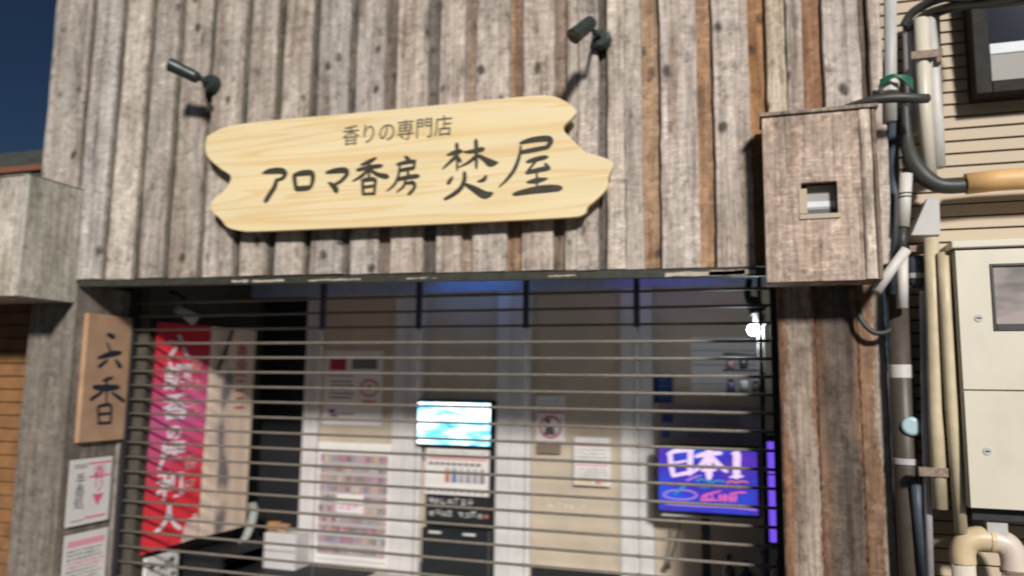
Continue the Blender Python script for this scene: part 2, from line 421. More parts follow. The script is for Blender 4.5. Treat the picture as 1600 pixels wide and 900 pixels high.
for x0, x1, h in ((-.42, .03, .022), (-2.95, -2.72, .010), (-3.1, -2.98, .012), (-2.55, -2.2, .007), (-1.05, -.9, .006), (-.2, -.02, .028), (-1.9, -1.7, .004)):
    ch = MB(); zz0 = eave((x0 + x1) / 2) - .03; pts = []
    for k in range(9): pts.append((x0 + (x1 - x0) * k / 8, zz0 - h / 2 + rnd.uniform(-.003, .003)))
    for k in range(9): pts.append((x1 - (x1 - x0) * k / 8, zz0 + h / 2 + rnd.uniform(-.003, .003)))
    ch.prism(pts, FRONT, .0055, .009)
    ch.build('peeled_patch', M['chip'], lint)

# interior shell
BY = 1.75
sh = MB(); sh.box(-4.3, .32, BY + .16, BY + .22, 0, 2.6); sh.build('back_wall', M['near_black'], shop)
MB().box(-4.3, .32, .2, BY + .16, 2.46, 2.52).build('ceiling', M['ceiling'], shop)
MB().box(-4.32, -4.2, .53, BY + .16, .1, 2.46).build('side_wall', M['olive'], shop)
MB().box(.24, .32, .14, BY + .16, .1, 2.46).build('side_wall', M['dark_frame'], shop)
MB().box(-4.1, -2.9, .56, 1.70, .1005, .112).build('dark_floor_cover', M['near_black'], shop)  # added dark sheet, covers floor that is kept bright for bounce light
MB().box(-4.74, .66, 0.02, BY + .16, 0.001, .1).build('floor', M['concrete'], shop)
bm_ = MB().box(-4.2, .24, BY - .05, BY + .05, 2.33, 2.455); bm_.build('beam', M['glow_tint_beam'], shop, .004)
for x0, x1 in ((-3.63, -3.49), (-2.80, -2.54), (-1.91, -1.63), (-.94, -.70)):
    c_ = MB(); w = x1 - x0
    c_.box(x0, x0 + w * .40, BY - .035, BY + .03, .1, 2.33); c_.box(x0 + w * .405, x0 + w * .6, BY - .022, BY + .03, .1, 2.33); c_.box(x0 + w * .605, x1, BY - .035, BY + .03, .1, 2.33)
    c_.build('door_post', M['white_post'], shop, .004)
for x0, x1, z0 in ((-3.49, -2.80, .1), (-2.54, -1.91, 1.47), (-1.63, -.94, .25), (-.70, .24, .1)):
    p_ = MB(); p_.box(x0 + .002, x1 - .002, BY, BY + .03, z0, 2.33)
    pn = p_.build('door_panel', M['beige_panel'], shop)
    fr = MB()
    for xx in (x0 + .004, x1 - .034): fr.box(xx, xx + .03, BY - .012, BY - .001, z0, 2.328)
    fr.box(x0 + .036, x1 - .036, BY - .010, BY - .001, z0, z0 + .05)
    fr.build('stile', M['beige_panel'], pn, .003)
MB().box(-2.538, -1.912, BY + .02, BY + .05, .1, 1.468).build('door_panel', M['near_black'], shop)
MB().box(-1.628, -.942, BY - .002, BY + .03, .1, .248).build('kick_board', M['near_black'], shop)
MB().box(-2.537, -2.485, BY - .01, BY + .018, .2, .98).build('door_trim', M['beige_panel'], shop, .003)

# left timber post and right striped pillar
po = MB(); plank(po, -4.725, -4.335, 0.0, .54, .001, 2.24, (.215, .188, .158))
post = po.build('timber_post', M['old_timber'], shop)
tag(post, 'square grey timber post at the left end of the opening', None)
pi = MB()
BANDS = [(.118, (.27, .14, .08)), (.165, (.25, .14, .085)), (.185, (.38, .31, .255)), (.285, (.37, .30, .245)), (.305, (.22, .12, .075)), (.345, (.17, .115, .08)), (.375, (.115, .092, .076)), (.475, (.12, .092, .074)), (.505, (.23, .135, .08)), (.572, (.22, .135, .085)), (.585, (.34, .28, .23)), (.63, (.36, .30, .25))]
def band_tone(x):
    for (xa, ca), (xb, cb_) in zip(BANDS, BANDS[1:]):
        if xa <= x <= xb:
            k = (x - xa) / (xb - xa); return tuple(p + (q - p) * k for p, q in zip(ca, cb_))
    return BANDS[0][1] if x < BANDS[0][0] else BANDS[-1][1]
for x0, x1, dy in ((.134, .3035, .004), (.3045, .5005, .006), (.5015, .628, .003)):
    seed = rnd.random(); nx, nz = int((x1 - x0) / .009), 110; base = len(pi.v); cols = []
    for j in range(nz + 1):
        z = .001 + 2.219 * j / nz
        for i in range(nx + 1):
            e = (rnd.uniform(-.003, .003) if i in (0, nx) else 0)
            pi.v.append((x0 + (x1 - x0) * i / nx + e, .10 + dy + (.006 if i in (0, nx) else 0) + .0015 * math.sin(z * 3 + i), z))
    for j in range(nz):
        z = 2.22 * j / nz
        for i in range(nx):
            x = x0 + (x1 - x0) * (i + .5) / nx
            w = x + .012 * math.sin(z * 4.1 + 1) + .008 * math.sin(z * 9.7) + rnd.uniform(-.007, .007)
            k = base + j * (nx + 1) + i; pi.f.append((k, k + 1, k + nx + 2, k + nx + 1)); pi.c.append((*band_tone(w), seed))
    pi.box(x0 + .001, x1 - .001, .118, .30, .001, 2.22, (*band_tone((x0 + x1) / 2), seed))
pil = pi.build('pillar', M['stained'], shop)
tag(pil, 'pillar of brown, orange and whitish vertical planks right of the opening', None)
MB().box(.10, .64, .301, .34, .001, 2.3).build('pillar_core', M['near_black'], shop)
MB().box(.04, .064, .62, .68, .1, 2.45).build('door_jamb', M['near_black'], shop, .003)

# grey timber box above the left post
tb = thing('timber_box', 'pale grey timber box boxing in the corner above the left post', 'timber box', (-4.8, -.2, 2.11))
b_ = MB(); plank(b_, -5.5, -4.388, -.42, -.001, 2.11, 2.875, (.52, .475, .41), .002); b_.build('body', M['old_timber'], tb)
b_ = MB(); plank(b_, -4.384, -4.335, -.424, -.002, 2.108, 2.88, (.50, .48, .41), .002); b_.build('corner_board', M['old_timber'], tb)
b_ = MB(); b_.box(-5.51, -4.333, -.425, -.0015, 2.8815, 2.889, (.36, .34, .3, .3)); b_.build('lid', M['old_timber'], tb, .004)

# reddish timber box above the right pillar
X0, X1 = 0.078, 0.584
Z0, Z1 = 2.098, 2.911
rb = thing('timber_box', 'brown weathered timber box with a small window above the striped pillar', 'timber box', ((X0 + X1) / 2, -.1, Z0))
hx0, hx1 = 0.244, 0.405
hz0, hz1 = 2.405, 2.572
tone = (.47, .365, .30)
b_ = MB()
tc_ = (*tone, .37)
b_.box(X0, hx0, -.2, -.165, Z0, Z1, tc_); b_.box(hx1, X1 - .075, -.2, -.165, Z0, Z1, tc_); b_.box(hx0, hx1, -.2, -.165, Z0, hz0, tc_); b_.box(hx0, hx1, -.2, -.165, hz1, Z1, tc_)
b_.box(X0, X0 + .03, -.1645, -.005, Z0, Z1, (*tone, .4)); b_.box(X1 - .03, X1, -.1645, -.005, Z0, Z1, (*tone, .4)); b_.box(X0 + .031, X1 - .031, -.1645, -.005, Z0, Z0 + .03, (*tone, .4))
b_.build('body', M['red_timber'], rb)
b_ = MB(); plank(b_, X1 - .074, X1 - .022, -.206, -.165, Z0 + .004, Z1 - .004, (.60, .51, .43), .003); plank(b_, X1 - .021, X1 + .004, -.2, -.165, Z0, Z1, (.25, .19, .15), .003)
b_.build('corner_board', M['red_timber'], rb)
b_ = MB(); b_.box(X0 - .012, X1 + .012, -.215, -.004, Z1 + .001, Z1 + .02, (.3, .25, .2, .7)); b_.build('lid', M['red_timber'], rb, .004)
wf = MB(); wf.box(hx0 - .012, hx0 + .026, -.2055, -.12, hz0 + .014, hz1 - .03); wf.box(hx0 - .012, hx1 + .01, -.2085, -.12, hz0 - .012, hz0 + .012)
wfo = wf.build('window_frame', M['lap'], rb, .003)
MB().box(hx0 + .027, hx1, -.128, -.122, hz0 + .013, hz1).build('pane', M['blind'], wfo)
MB().box(hx0 + .028, hx1 - .001, -.1305, -.1285, hz0 + .06, hz0 + .088).build('pane_strip', M['blind_top'], wfo)
MB().box(hx0 + .028, hx1 - .001, -.1300, -.1285, hz0 + .014, hz0 + .05).build('pane_strip', M['blue_grey'], wfo)

# ------------------------------------------------------------------ name board
OUT = [[(-3.24,3.156),(-3,3.2),(-2.038,3.191),(-1.202,3.187),(-1.03,3.177),(-0.938,3.137),(-0.877,3.077),(-0.892,3.04),(-0.945,2.991),(-0.929,2.952),(-0.854,2.87),(-0.817,2.836),(-0.714,2.798),(-0.674,2.758),(-0.7,2.694),(-0.707,2.635),(-0.758,2.58),(-0.81,2.538),(-0.839,2.496),(-0.98,2.486),(-1.673,2.49),(-2.367,2.498),(-2.856,2.505),(-2.974,2.514),(-3.074,2.541),(-3.128,2.595),(-3.204,2.66),(-3.198,2.721),(-3.131,2.769),(-3.084,2.818),(-3.077,2.87),(-3.152,2.919),(-3.249,2.997),(-3.279,3.061),(-3.275,3.114)]][0]
sb = thing('shop_sign', 'pale pine name board with carved dark characters and wavy ends', 'sign', (-2, -.08, 2.5))
MB().prism(list(reversed(smooth_line(OUT, 4, True))), FRONT, -.10, -.068).build('board', M['pine'], sb, .004)
for x in (-2.9, -2.0, -1.1): MB().box(x - .05, x + .05, -.067, -.001, 2.62, 3.05).build('mounting_block', M['dark_frame'], sb)
SMALL = [[(-2.844,2.867,0.0084),(-2.793,2.876,0.0284),(-2.713,2.874,0.0316),(-2.679,2.855,0.0248),(-2.696,2.827,0.0215),(-2.742,2.814,0.0149)],
 [(-2.738,2.822,0.0199),(-2.749,2.777,0.0265),(-2.775,2.738,0.0281),(-2.809,2.69,0.0281)],
 [(-2.616,2.842,0.0231),(-2.607,2.792,0.0230),(-2.595,2.749,0.0213)],
 [(-2.609,2.842,0.0214),(-2.559,2.848,0.0296),(-2.495,2.842,0.0278),(-2.486,2.792,0.0228),(-2.504,2.748,0.0195)],
 [(-2.6,2.753,0.0262),(-2.554,2.753,0.0278),(-2.504,2.753,0.0244)],
 [(-2.396,2.839,0.0146),(-2.334,2.846,0.0275),(-2.268,2.843,0.0290),(-2.258,2.817,0.0225),(-2.296,2.779,0.0193),(-2.339,2.762,0.0145)],
 [(-2.376,2.777,0.0129),(-2.339,2.75,0.0274),(-2.32,2.721,0.0289)],
 [(-2.067,2.905,0.0112),(-2.109,2.886,0.0224),(-2.165,2.87,0.0112)],
 [(-2.189,2.84,0.0176),(-2.116,2.85,0.0223),(-2.031,2.854,0.0206)],
 [(-2.112,2.878,0.0144),(-2.111,2.838,0.0159),(-2.109,2.79,0.0143)],
 [(-2.12,2.835,0.0160),(-2.157,2.802,0.0176),(-2.217,2.774,0.0080)],
 [(-2.098,2.831,0.0143),(-2.05,2.802,0.0206),(-1.99,2.786,0.0268)],
 [(-2.152,2.773,0.0159),(-2.147,2.729,0.0175),(-2.144,2.69,0.0158)],
 [(-2.156,2.774,0.0175),(-2.113,2.778,0.0238),(-2.07,2.772,0.0190),(-2.07,2.732,0.0158),(-2.071,2.685,0.0158)],
 [(-2.144,2.733,0.0159),(-2.077,2.737,0.0158)],
 [(-2.149,2.692,0.0143),(-2.071,2.691,0.0142)],
 [(-1.88,2.896,0.0173),(-1.855,2.878,0.0189)],
 [(-1.931,2.855,0.0158),(-1.871,2.863,0.0204),(-1.817,2.865,0.0188)],
 [(-1.907,2.817,0.0189),(-1.861,2.823,0.0188),(-1.824,2.825,0.0188)],
 [(-1.821,2.864,0.0141),(-1.822,2.825,0.0141)],
 [(-1.914,2.847,0.0126),(-1.919,2.793,0.0141),(-1.942,2.739,0.0141),(-1.991,2.7,0.0078)],
 [(-1.861,2.807,0.0141),(-1.857,2.779,0.0156)],
 [(-1.93,2.764,0.0188),(-1.86,2.773,0.0219),(-1.795,2.776,0.0218)],
 [(-1.872,2.758,0.0141),(-1.887,2.72,0.0140),(-1.928,2.69,0.0078)],
 [(-1.867,2.737,0.0156),(-1.827,2.739,0.0202),(-1.818,2.708,0.0171),(-1.852,2.673,0.0186)]]
BIG = [[(-1.564,2.947,0.0195),(-1.559,2.895,0.0146),(-1.557,2.792,0.0109)],
 [(-1.62,2.886,0.0110),(-1.575,2.896,0.0243),(-1.536,2.902,0.0218)],
 [(-1.568,2.871,0.0206),(-1.599,2.846,0.0170),(-1.646,2.807,0.0085)],
 [(-1.556,2.867,0.0194),(-1.535,2.84,0.0133)],
 [(-1.448,2.958,0.0206),(-1.444,2.885,0.0181),(-1.442,2.795,0.0120)],
 [(-1.528,2.897,0.0048),(-1.481,2.894,0.0181),(-1.404,2.903,0.0252)],
 [(-1.443,2.867,0.0204),(-1.486,2.835,0.0156),(-1.548,2.809,0.0060)],
 [(-1.431,2.869,0.0168),(-1.393,2.843,0.0239),(-1.356,2.819,0.0346),(-1.315,2.819,0.0083)],
 [(-1.584,2.755,0.0133),(-1.609,2.722,0.0229)],
 [(-1.384,2.748,0.0143),(-1.397,2.727,0.0202),(-1.434,2.719,0.0071)],
 [(-1.513,2.777,0.0180),(-1.512,2.735,0.0204),(-1.533,2.688,0.0215),(-1.576,2.655,0.0204),(-1.629,2.63,0.0144)],
 [(-1.508,2.71,0.0144),(-1.452,2.677,0.0285),(-1.39,2.64,0.0355),(-1.346,2.646,0.0165)],
 [(-1.187,2.919,0.0154),(-1.123,2.931,0.0260),(-1.034,2.932,0.0282),(-1.016,2.912,0.0257),(-1.031,2.887,0.0211)],
 [(-1.185,2.866,0.0189),(-1.105,2.875,0.0223),(-1.025,2.884,0.0199)],
 [(-1.185,2.906,0.0095),(-1.19,2.853,0.0153),(-1.216,2.779,0.0177),(-1.258,2.723,0.0153),(-1.308,2.678,0.0059)],
 [(-1.147,2.81,0.0164),(-1.092,2.821,0.0234),(-1.035,2.829,0.0187)],
 [(-1.095,2.811,0.0105),(-1.121,2.783,0.0117),(-1.148,2.75,0.0140)],
 [(-1.151,2.748,0.0164),(-1.092,2.758,0.0221),(-1.025,2.766,0.0232)],
 [(-1.045,2.792,0.0128),(-1.022,2.763,0.0197)],
 [(-1.147,2.695,0.0093),(-1.091,2.701,0.0255),(-1.033,2.708,0.0093)],
 [(-1.092,2.746,0.0105),(-1.088,2.659,0.0104)],
 [(-1.221,2.633,0.0187),(-1.12,2.647,0.0302),(-1.032,2.652,0.0346),(-0.958,2.65,0.0264)]]
lt = MB(); strokes(lt, SMALL, FRONT, -.1006, .00015, 1.3); lt.build('lettering', M['ink'], sb)
lt = MB(); strokes(lt, BIG, FRONT, -.1006, .00015, 1.3); lt.build('lettering', M['ink'], sb)
a, _, b = (-1.944, -0.1, 3.048)
a1, _, b1 = (-1.584, -0.1, 3.05)
lettering('lettering', '香りの専門店', .132, FRONT, a, b, -.1012, M['small_ink'], sb, .0006, (a1 - a) * 2 / (.132 * 6) * .985, (b1 - b) / (a1 - a))

# ------------------------------------------------------------------ spot lamps
def spot(label, mount, elbow, h0, h1, r0, r1, rm):
    m = Vector(mount); t = thing('spotlight', label, 'spotlight', (m.x, 0, m.z), 'spotlights aimed at the name board')
    MB().tube([(m.x, -.002, m.z), (m.x, -.035, m.z), (m.x, -.06, m.z)], [rm, rm, rm * .8], 20).build('wall_mount', M['spot_metal'], t, 0.002)
    e = Vector(elbow); a, b = Vector(h0), Vector(h1)
    MB().tube(smooth_line([(m.x, -.05, m.z), (m.x - .01, -.12, m.z + .01), tuple(e), tuple(a.lerp(b, .15))], 6), .011, 10).build('arm', M['spot_metal'], t, 0, True)
    MB().ball(tuple(e), .018).build('joint', M['spot_metal'], t, 0, True)
    ax = (b - a)
    hd = MB().tube([a - ax * .04, a, a + ax * .12, a + ax * .5, a + ax * .97, b], [r0 * .55, r0 * .9, r0, r0 * 1.02, r1, r1 * 1.05], 20).build('lamp_head', M['spot_metal'], t, 0, True)
    MB().tube([b - ax * .02, b + ax * .012], r1 * .9, 20).build('lens', M['glass'], hd)
spot('black spotlight above the left end of the name board', (-3.322, 0, 3.524), (-3.24, -0.2, 3.467), (-3.25, -0.24, 3.469), (-3.404, -0.31, 3.545), .038, .042, .060)
spot('black spotlight above the right end of the name board', (-0.749, 0, 3.493), (-0.741, -0.24, 3.434), (-0.753, -0.28, 3.48), (-0.83, -0.36, 3.373), .037, .040, .056)

# ------------------------------------------------------------------ roll-up bar shutter
SY = .5
shu = thing('bar_shutter', 'closed roll down shutter of thin grey horizontal bars', 'shutter', (-2.05, SY, .1))
zs = [2.155, 2.058]
while zs[-1] > .25: zs.append(zs[-1] - .0985 - .0003 * len(zs))
bar0 = None
LINKS = (-2.742, -2.039, -1.320, -.640)
rb_ = random.Random(5)
for z in zs:
    if bar0 is None:
        mb = MB(); mb.tube([(-4.285, SY, z), (-3.5, SY, z), (-2, SY, z), (-1, SY, z), (.2, SY, z)], .0088, 12)
        bar0 = mb.build('bar', M['bar_metal'], shu, 0, True); zref = z
    else:
        o = bar0.copy(); o.location = (0, rb_.uniform(-.001, .001), z - zref); col.objects.link(o); o.parent = shu
for x in LINKS:
    MB().box(x - .016, x + .016, SY - .016, SY + .016, 1.945, 2.42).build('link_strap', M['strap'], shu)
    lk = MB()
    for z in zs[3:]: lk.tube([(x - .010, SY, z), (x + .010, SY, z)], .0112, 12)
    lk.box(x - .0018, x + .0018, SY + .0092, SY + .0112, .2, 1.944)
    lk.build('link_chain', M['bar_metal'], shu)
for x0, x1 in ((-4.325, -4.286), (.201, .238)):
    MB().box(x0, x1, SY - .03, SY + .028, .101, 2.45).build('guide_rail', M['dark_frame'], shu, .003)
MB().box(-4.28, .195, SY + .03, SY + .2, 2.30, 2.455).build('shutter_case', M['dark_frame'], shu, .004)

# ------------------------------------------------------------------ left post: plaque and notices
PX = -4.30
pq = thing('name_plaque', 'tall tan wooden plaque with black brush characters on the left post', 'plaque', (PX, .3, 1.17))
Q = [(-4.3, 0.086, 2.042), (-4.3, 0.52, 2.049), (-4.3, 0.484, 1.181), (-4.3, 0.08, 1.169)]
y0, y1, z0, z1 = (Q[0][1] + Q[3][1]) / 2, (Q[1][1] + Q[2][1]) / 2, (Q[2][2] + Q[3][2]) / 2, (Q[0][2] + Q[1][2]) / 2
MB().box(-4.334, -4.30, y0, y1, z0, z1).build('board', M['plaque'], pq, .004)
S6 = [[(0.256,1.913,0.0245),(0.315,1.895,0.0382)],
 [(0.194,1.744,0.0219),(0.295,1.774,0.0402),(0.387,1.788,0.0295)],
 [(0.262,1.85,0.0156),(0.293,1.796,0.0179)],
 [(0.274,1.733,0.0200),(0.207,1.685,0.0307)],
 [(0.345,1.736,0.0202),(0.392,1.69,0.0385)],
 [(0.326,1.61,0.0246),(0.244,1.589,0.0154)],
 [(0.174,1.545,0.0304),(0.276,1.54,0.0442),(0.392,1.545,0.0316)],
 [(0.278,1.611,0.0221),(0.286,1.523,0.0177),(0.292,1.434,0.0133)],
 [(0.251,1.514,0.0220),(0.157,1.461,0.0259)],
 [(0.336,1.506,0.0201),(0.445,1.447,0.0295)],
 [(0.223,1.414,0.0174),(0.231,1.359,0.0174),(0.245,1.299,0.0175)],
 [(0.22,1.412,0.0174),(0.274,1.421,0.0220),(0.334,1.414,0.0200),(0.343,1.295,0.0178)],
 [(0.239,1.359,0.0218),(0.333,1.363,0.0200)],
 [(0.237,1.298,0.0196),(0.342,1.298,0.0200)]]
lt = MB(); strokes(lt, S6, SIDE, -4.2994, .00015, 1.1, sgn=1); lt.build('lettering', M['brush_ink'], pq)
pk, gy, bk = (.80, .12, .30, 1), (.13, .14, .12, 1), (.10, .10, .11, 1)
y0, y1 = 0.055, 0.407
z0, z1 = 0.63, 1.064
nt = sheet('paper_notice', 'white notice with pink column and black writing below the plaque', 'notice', SIDE, -4.318, -.004, y0, y1, z0, z1, M['paper'], 'notices on the left post')
ym = (y0 + y1) / 2; w = y1 - y0
lettering('lettering', '香\nリ\n▼', .10, SIDE, y0 + w * .70, (z0 + z1) / 2 + .02, -4.3172, M['print'], nt, .001).data.materials[0] = M['pink'] if 'pink' in M else plain('pink_print', (.80, .12, .30), .6, var=.1)
lettering('lettering', '手\n香\n処', .085, SIDE, y0 + w * .26, (z0 + z1) / 2, -4.3172, M['brush_ink'], nt, 0)
mb = MB()
for zz, a0, a1 in ((z1 - .035, .42, .97), (z1 - .125, .45, .97), (z0 + .04, .42, .92)): flat(mb, SIDE, -4.3174, y0 + w * a0, y0 + w * a1, zz - .006, zz + .006, pk)
for zz in (z1 - .04, z1 - .055, z0 + .03): flat(mb, SIDE, -4.3174, y0 + w * .1, y0 + w * .4, zz - .003, zz + .003, gy)
mb.build('printed_rule', M['print'], nt)
z3 = 0.577
nt = sheet('paper_notice', 'white notice with pink heading and lines of small print, lowest on the left post', 'notice', SIDE, -4.318, -.004, y0 + .005, y1 + .01, .12, z3, M['paper'], 'notices on the left post')
mb = MB(); rn = random.Random(9)
flat(mb, SIDE, -4.3174, y0 + .03, y1 - .02, z3 - .085, z3 - .045, (.85, .35, .45, 1))
for k in range(14):
    zz = z3 - .12 - k * .026
    glyph_rows(mb, SIDE, -4.3172, y0 + .03, y1 - rn.uniform(.015, .06), zz, .015, rn, pk if k in (3, 4) else bk, .22, -.0001)
mb.build('printed_text', M['print'], nt)
# thin wooden edge strip on the post, to the right of the notices
st = MB(); plank(st, -4.334, -4.322, .445, .54, .1, 1.155, (.42, .37, .32), .001); st.build('edge_strip', M['old_timber'], post)

# ------------------------------------------------------------------ banners on the left wall of the opening
BX = -4.15
def ripple(y, z): return ((y - .55) * .29 if y < 1.0 else .1305 + (y - 1.0) * .04) + .006 * math.sin(y * 11 + z * .8) + .0012 * math.sin(y * 37 + 1)
def banner_mesh(y0, y1, z0, z1, colour, ny=36, nz=60):
    mb = MB(); V = []
    for i in range(ny + 1):
        for j in range(nz + 1):
            y = y0 + (y1 - y0) * i / ny; zb = z0 + .05 * max(0, min(1, (y - .55) / .45)) * (1 if y < .99 else .2); z = zb + (z1 - zb) * j / nz; V.append((BX + ripple(y, z), y, z))
    b = len(mb.v); mb.v += V
    for i in range(ny):
        for j in range(nz):
            mb.idx([(i * (nz + 1) + j, (i + 1) * (nz + 1) + j, (i + 1) * (nz + 1) + j + 1, i * (nz + 1) + j + 1)], b, colour((i + .5) / ny, (j + .5) / nz))
    return mb
def red_grad(u, v):
    k = max(0, 1 - abs(v - .58 - .10 * (u - .5)) / .36); e = .3 if u > .93 else 0
    # printed design: red with a pink band across the middle and a pale flower at the lower right corner
    fx, fy = (u - .93) / .22, (v - .035) / .075
    if fx * fx + fy * fy < 1: return (.66, .48, .42, 1)
    fx, fy = (u - .80) / .10, (v - .01) / .05
    if fx * fx + fy * fy < 1: return (.62, .42, .36, 1)
    k = k * k * (3 - 2 * k); return (.60 - .06 * k, .020 + .065 * k, .035 + .20 * k, 1)
bt = thing('vertical_banner', 'red and pink cloth banner with a column of white characters', 'banner', (BX, .86, .36))
banner_mesh(.548, .985, .372, 2.02, red_grad).build('cloth', M['cloth'], bt, 0, True)
WH = plain('white_cloth_print', (.72, .64, .68), .8, var=.15, scale=30)
PW = plain('pale_pink_cloth_print', (.72, .30, .30), .8, var=.2, scale=30)
RIP = lambda a, b, d: (BX + ripple(a, b) + d, a, b)
for chx, zc, sz in (('六', 1.83, .20), ('調', 1.61, .22), ('香', 1.39, .21), ('の', 1.21, .13), ('屋', 1.04, .22), ('和', .82, .22), ('人', .585, .22)):
    lettering('lettering', chx, sz, RIP, .735, zc, .004, WH, bt, .004, 1.05)
for chx, zc in (('香', 1.72), ('味', 1.55), ('作', 1.38), ('香', .98), ('屋', .80)):
    lettering('lettering', chx, .12, RIP, .885, zc, .004, PW, bt, .001, .9)
MB().tube([(BX + .004, .55, 2.03), (BX + .135, .99, 2.03)], .008, 10).build('rod', M['black_metal'], bt, 0, True)
bt = thing('vertical_banner', 'beige cloth banner with dark smudged figure beside the red banner', 'banner', (BX, 1.48, .36))
def beige(u, v):
    d = math.exp(-((u - .38 - .08 * math.sin(v * 9)) / .09) ** 2) * (1 if v < .8 else 0) * (.5 + .5 * math.sin(v * 23 + 1) * math.sin(v * 7.0))
    d = max(0, min(.85, d * 1.6 + .75 * math.exp(-((u - .33) / .035) ** 2) * (.6 + .4 * math.sin(v * 31)))); p = .25 if u < .3 else 0
    return ((.80 * (1 - d) + .10 * d), (.63 * (1 - d) + .09 * d), (.49 * (1 - d) + p * .06 + .12 * d), 1)
banner_mesh(.99, 1.525, .41, 2.02, beige).build('cloth', M['cloth'], bt, 0, True)
RED = plain('red_cloth_print', (.55, .07, .08), .8, var=.2)
lettering('lettering', '香\n房\nニ\nニ', .15, RIP, 1.36, 1.62, .004, RED, bt, .001)
MB().tube(smooth_line([(BX + .20, 1.16, 2.03), (BX + .19, 1.12, 1.9), (BX + .17, 1.06, 1.72), (BX + .165, 1.05, 1.66)], 6), .014, 10).build('hook', M['black_metal'], bt, 0, True)
rbz = MB(); pr = smooth_line([(1.52, .60), (1.555, .53), (1.53, .44), (1.48, .35), (1.42, .30)], 6)
for j in range(len(pr) - 1):
    (a, b), (a2, b2) = pr[j], pr[j + 1]; rbz.face([(BX + .16, a, b), (BX + .20, a + .05, b + .01), (BX + .20, a2 + .05, b2 + .01), (BX + .16, a2, b2)])
tag(rbz.build('hanging_ribbon', M['ribbon'], None), 'pale crumpled ribbon hanging below the beige banner', 'ribbon')
# small white board below the red banner
sg = sheet('leaning_sign', 'small white sign with thick dark characters below the red banner', 'sign', SIDE, -4.12, -.02, .575, .90, .12, .345, M['paper'])
mb = MB(); glyph_rows(mb, SIDE, -4.1195, .60, .89, .215, .095, random.Random(4), (.05, .055, .05, 1), .17, -.0002); glyph_rows(mb, SIDE, -4.1195, .60, .89, .13, .07, random.Random(8), (.05, .055, .05, 1), .17, -.0002)
mb.build('printed_text', M['print'], sg)
# clip lamp above the banner
cl = thing('clip_lamp', 'small unlit pale clip lamp above the red banner', 'lamp', (-4, 0.664, 2.1))
c0 = Vector((-4, 0.664, 2.1))
MB().tube([c0 + Vector((-.02, -.07, .02)), c0 + Vector((0, 0, -.01)), c0 + Vector((.03, .07, -.05))], [.03, .035, .045], 16).build('lamp_head', M['ribbon'], cl, 0, True)
MB().tube(smooth_line([tuple(c0), tuple(c0 + Vector((-.03, .02, .08))), tuple(c0 + Vector((-.1, .04, .14))), (-4.19, c0.y + .05, c0.z + .16)], 5), .012, 8).build('arm', M['black_metal'], cl, 0, True)

# ------------------------------------------------------------------ things on the back wall
FY = BY - .012
def Rz(*a): return a
ps = sheet('wall_poster', 'pale poster with red block and round red stamp on upper left beige panel', 'poster', FRONT, FY, .006, -3.455, -2.91, 1.245, 1.865, M['paper'])
mb = MB(); d = FY - .0006
flat(mb, FRONT, d, -3.41, -3.25, 1.70, 1.80, (.36, .02, .04, 1)); flat(mb, FRONT, d, -3.20, -2.96, 1.71, 1.80, (.16, .15, .17, 1))
flat(mb, FRONT, d, -3.43, -3.17, 1.645, 1.66, (.4, .38, .38, 1))
for k in range(5): flat(mb, FRONT, d, -3.40, -3.19 + .02 * (k % 2), 1.60 - k * .033, 1.612 - k * .033, (.13, .13, .16, 1))
flat(mb, FRONT, d, -3.40, -3.34, 1.345, 1.375, (.08, .07, .30, 1)); flat(mb, FRONT, d, -3.39, -3.31, 1.31, 1.34, (.42, .16, .19, 1)); flat(mb, FRONT, d, -3.30, -3.16, 1.33, 1.345, (.25, .27, .36, 1))
for r0, r1, c, cz in ((.075, .055, (.55, .16, .14, 1), 1.555), (.03, 0, (.55, .25, .16, 1), 1.555)):
    k = 20
    for i in range(k):
        a0, a1 = 2 * math.pi * i / k, 2 * math.pi * (i + 1) / k
        mb.face([(-3.03 + 1.2 * q * math.cos(t), d, cz + q * math.sin(t)) for q, t in ((r1, a0), (r0, a0), (r0, a1), (r1, a1))], c)
flat(mb, FRONT, d, -3.09, -2.96, 1.43, 1.455, (.60, .26, .14, 1))
mb.build('printed_art', M['print'], ps)
# bottle chart
bc = sheet('product_chart', 'large white chart printed with rows of small coloured bottles', 'poster', FRONT, FY - .006, .008, -3.485, -2.805, .13, 1.105, M['paper'])
mb = MB(); d = FY - .0068; rr = random.Random(21)
pal = [(.22, .12, .15), (.20, .16, .17), (.42, .24, .30), (.46, .28, .33), (.30, .24, .28), (.50, .33, .30), (.52, .40, .28), (.26, .26, .28), (.44, .18, .26), (.30, .27, .38), (.40, .34, .36), (.36, .16, .22)]
flat(mb, FRONT, d, -3.46, -2.83, 1.035, 1.042, (.3, .24, .2, 1))
for row in range(10):
    zt = 1.00 - row * .081
    for q in range(15):
        x0 = -3.455 + q * .0415
        if 4 <= row <= 5 and 4 <= q <= 9: continue
        c = rr.choice(pal); v = rr.uniform(.55, 1.0); c = tuple(min(.8, e * v) for e in c)
        flat(mb, FRONT, d, x0 + .002, x0 + .038, zt - .052, zt, (*c, 1))
        flat(mb, FRONT, d, x0 + .010, x0 + .030, zt + .001, zt + .013, (.10, .08, .09, 1))
        if q % 3 != row % 3: flat(mb, FRONT, d - .0003, x0 + .008, x0 + .032, zt - .036, zt - .024, tuple(min(.7, e * 1.6) for e in c) + (1,))
    flat(mb, FRONT, d, -3.45, -2.84, zt - .064, zt - .056, (.24, .21, .22, 1))
flat(mb, FRONT, d, -3.29, -3.05, .60, .605, (.5, .3, .4, 1))
glyph_rows(mb, FRONT, d, -3.27, -3.08, .555, .06, random.Random(2), (.66, .25, .45, 1), .14)
flat(mb, FRONT, d, -3.46, -2.83, .165, .171, (.35, .3, .25, 1))
mb.build('printed_art', M['print'], bc)

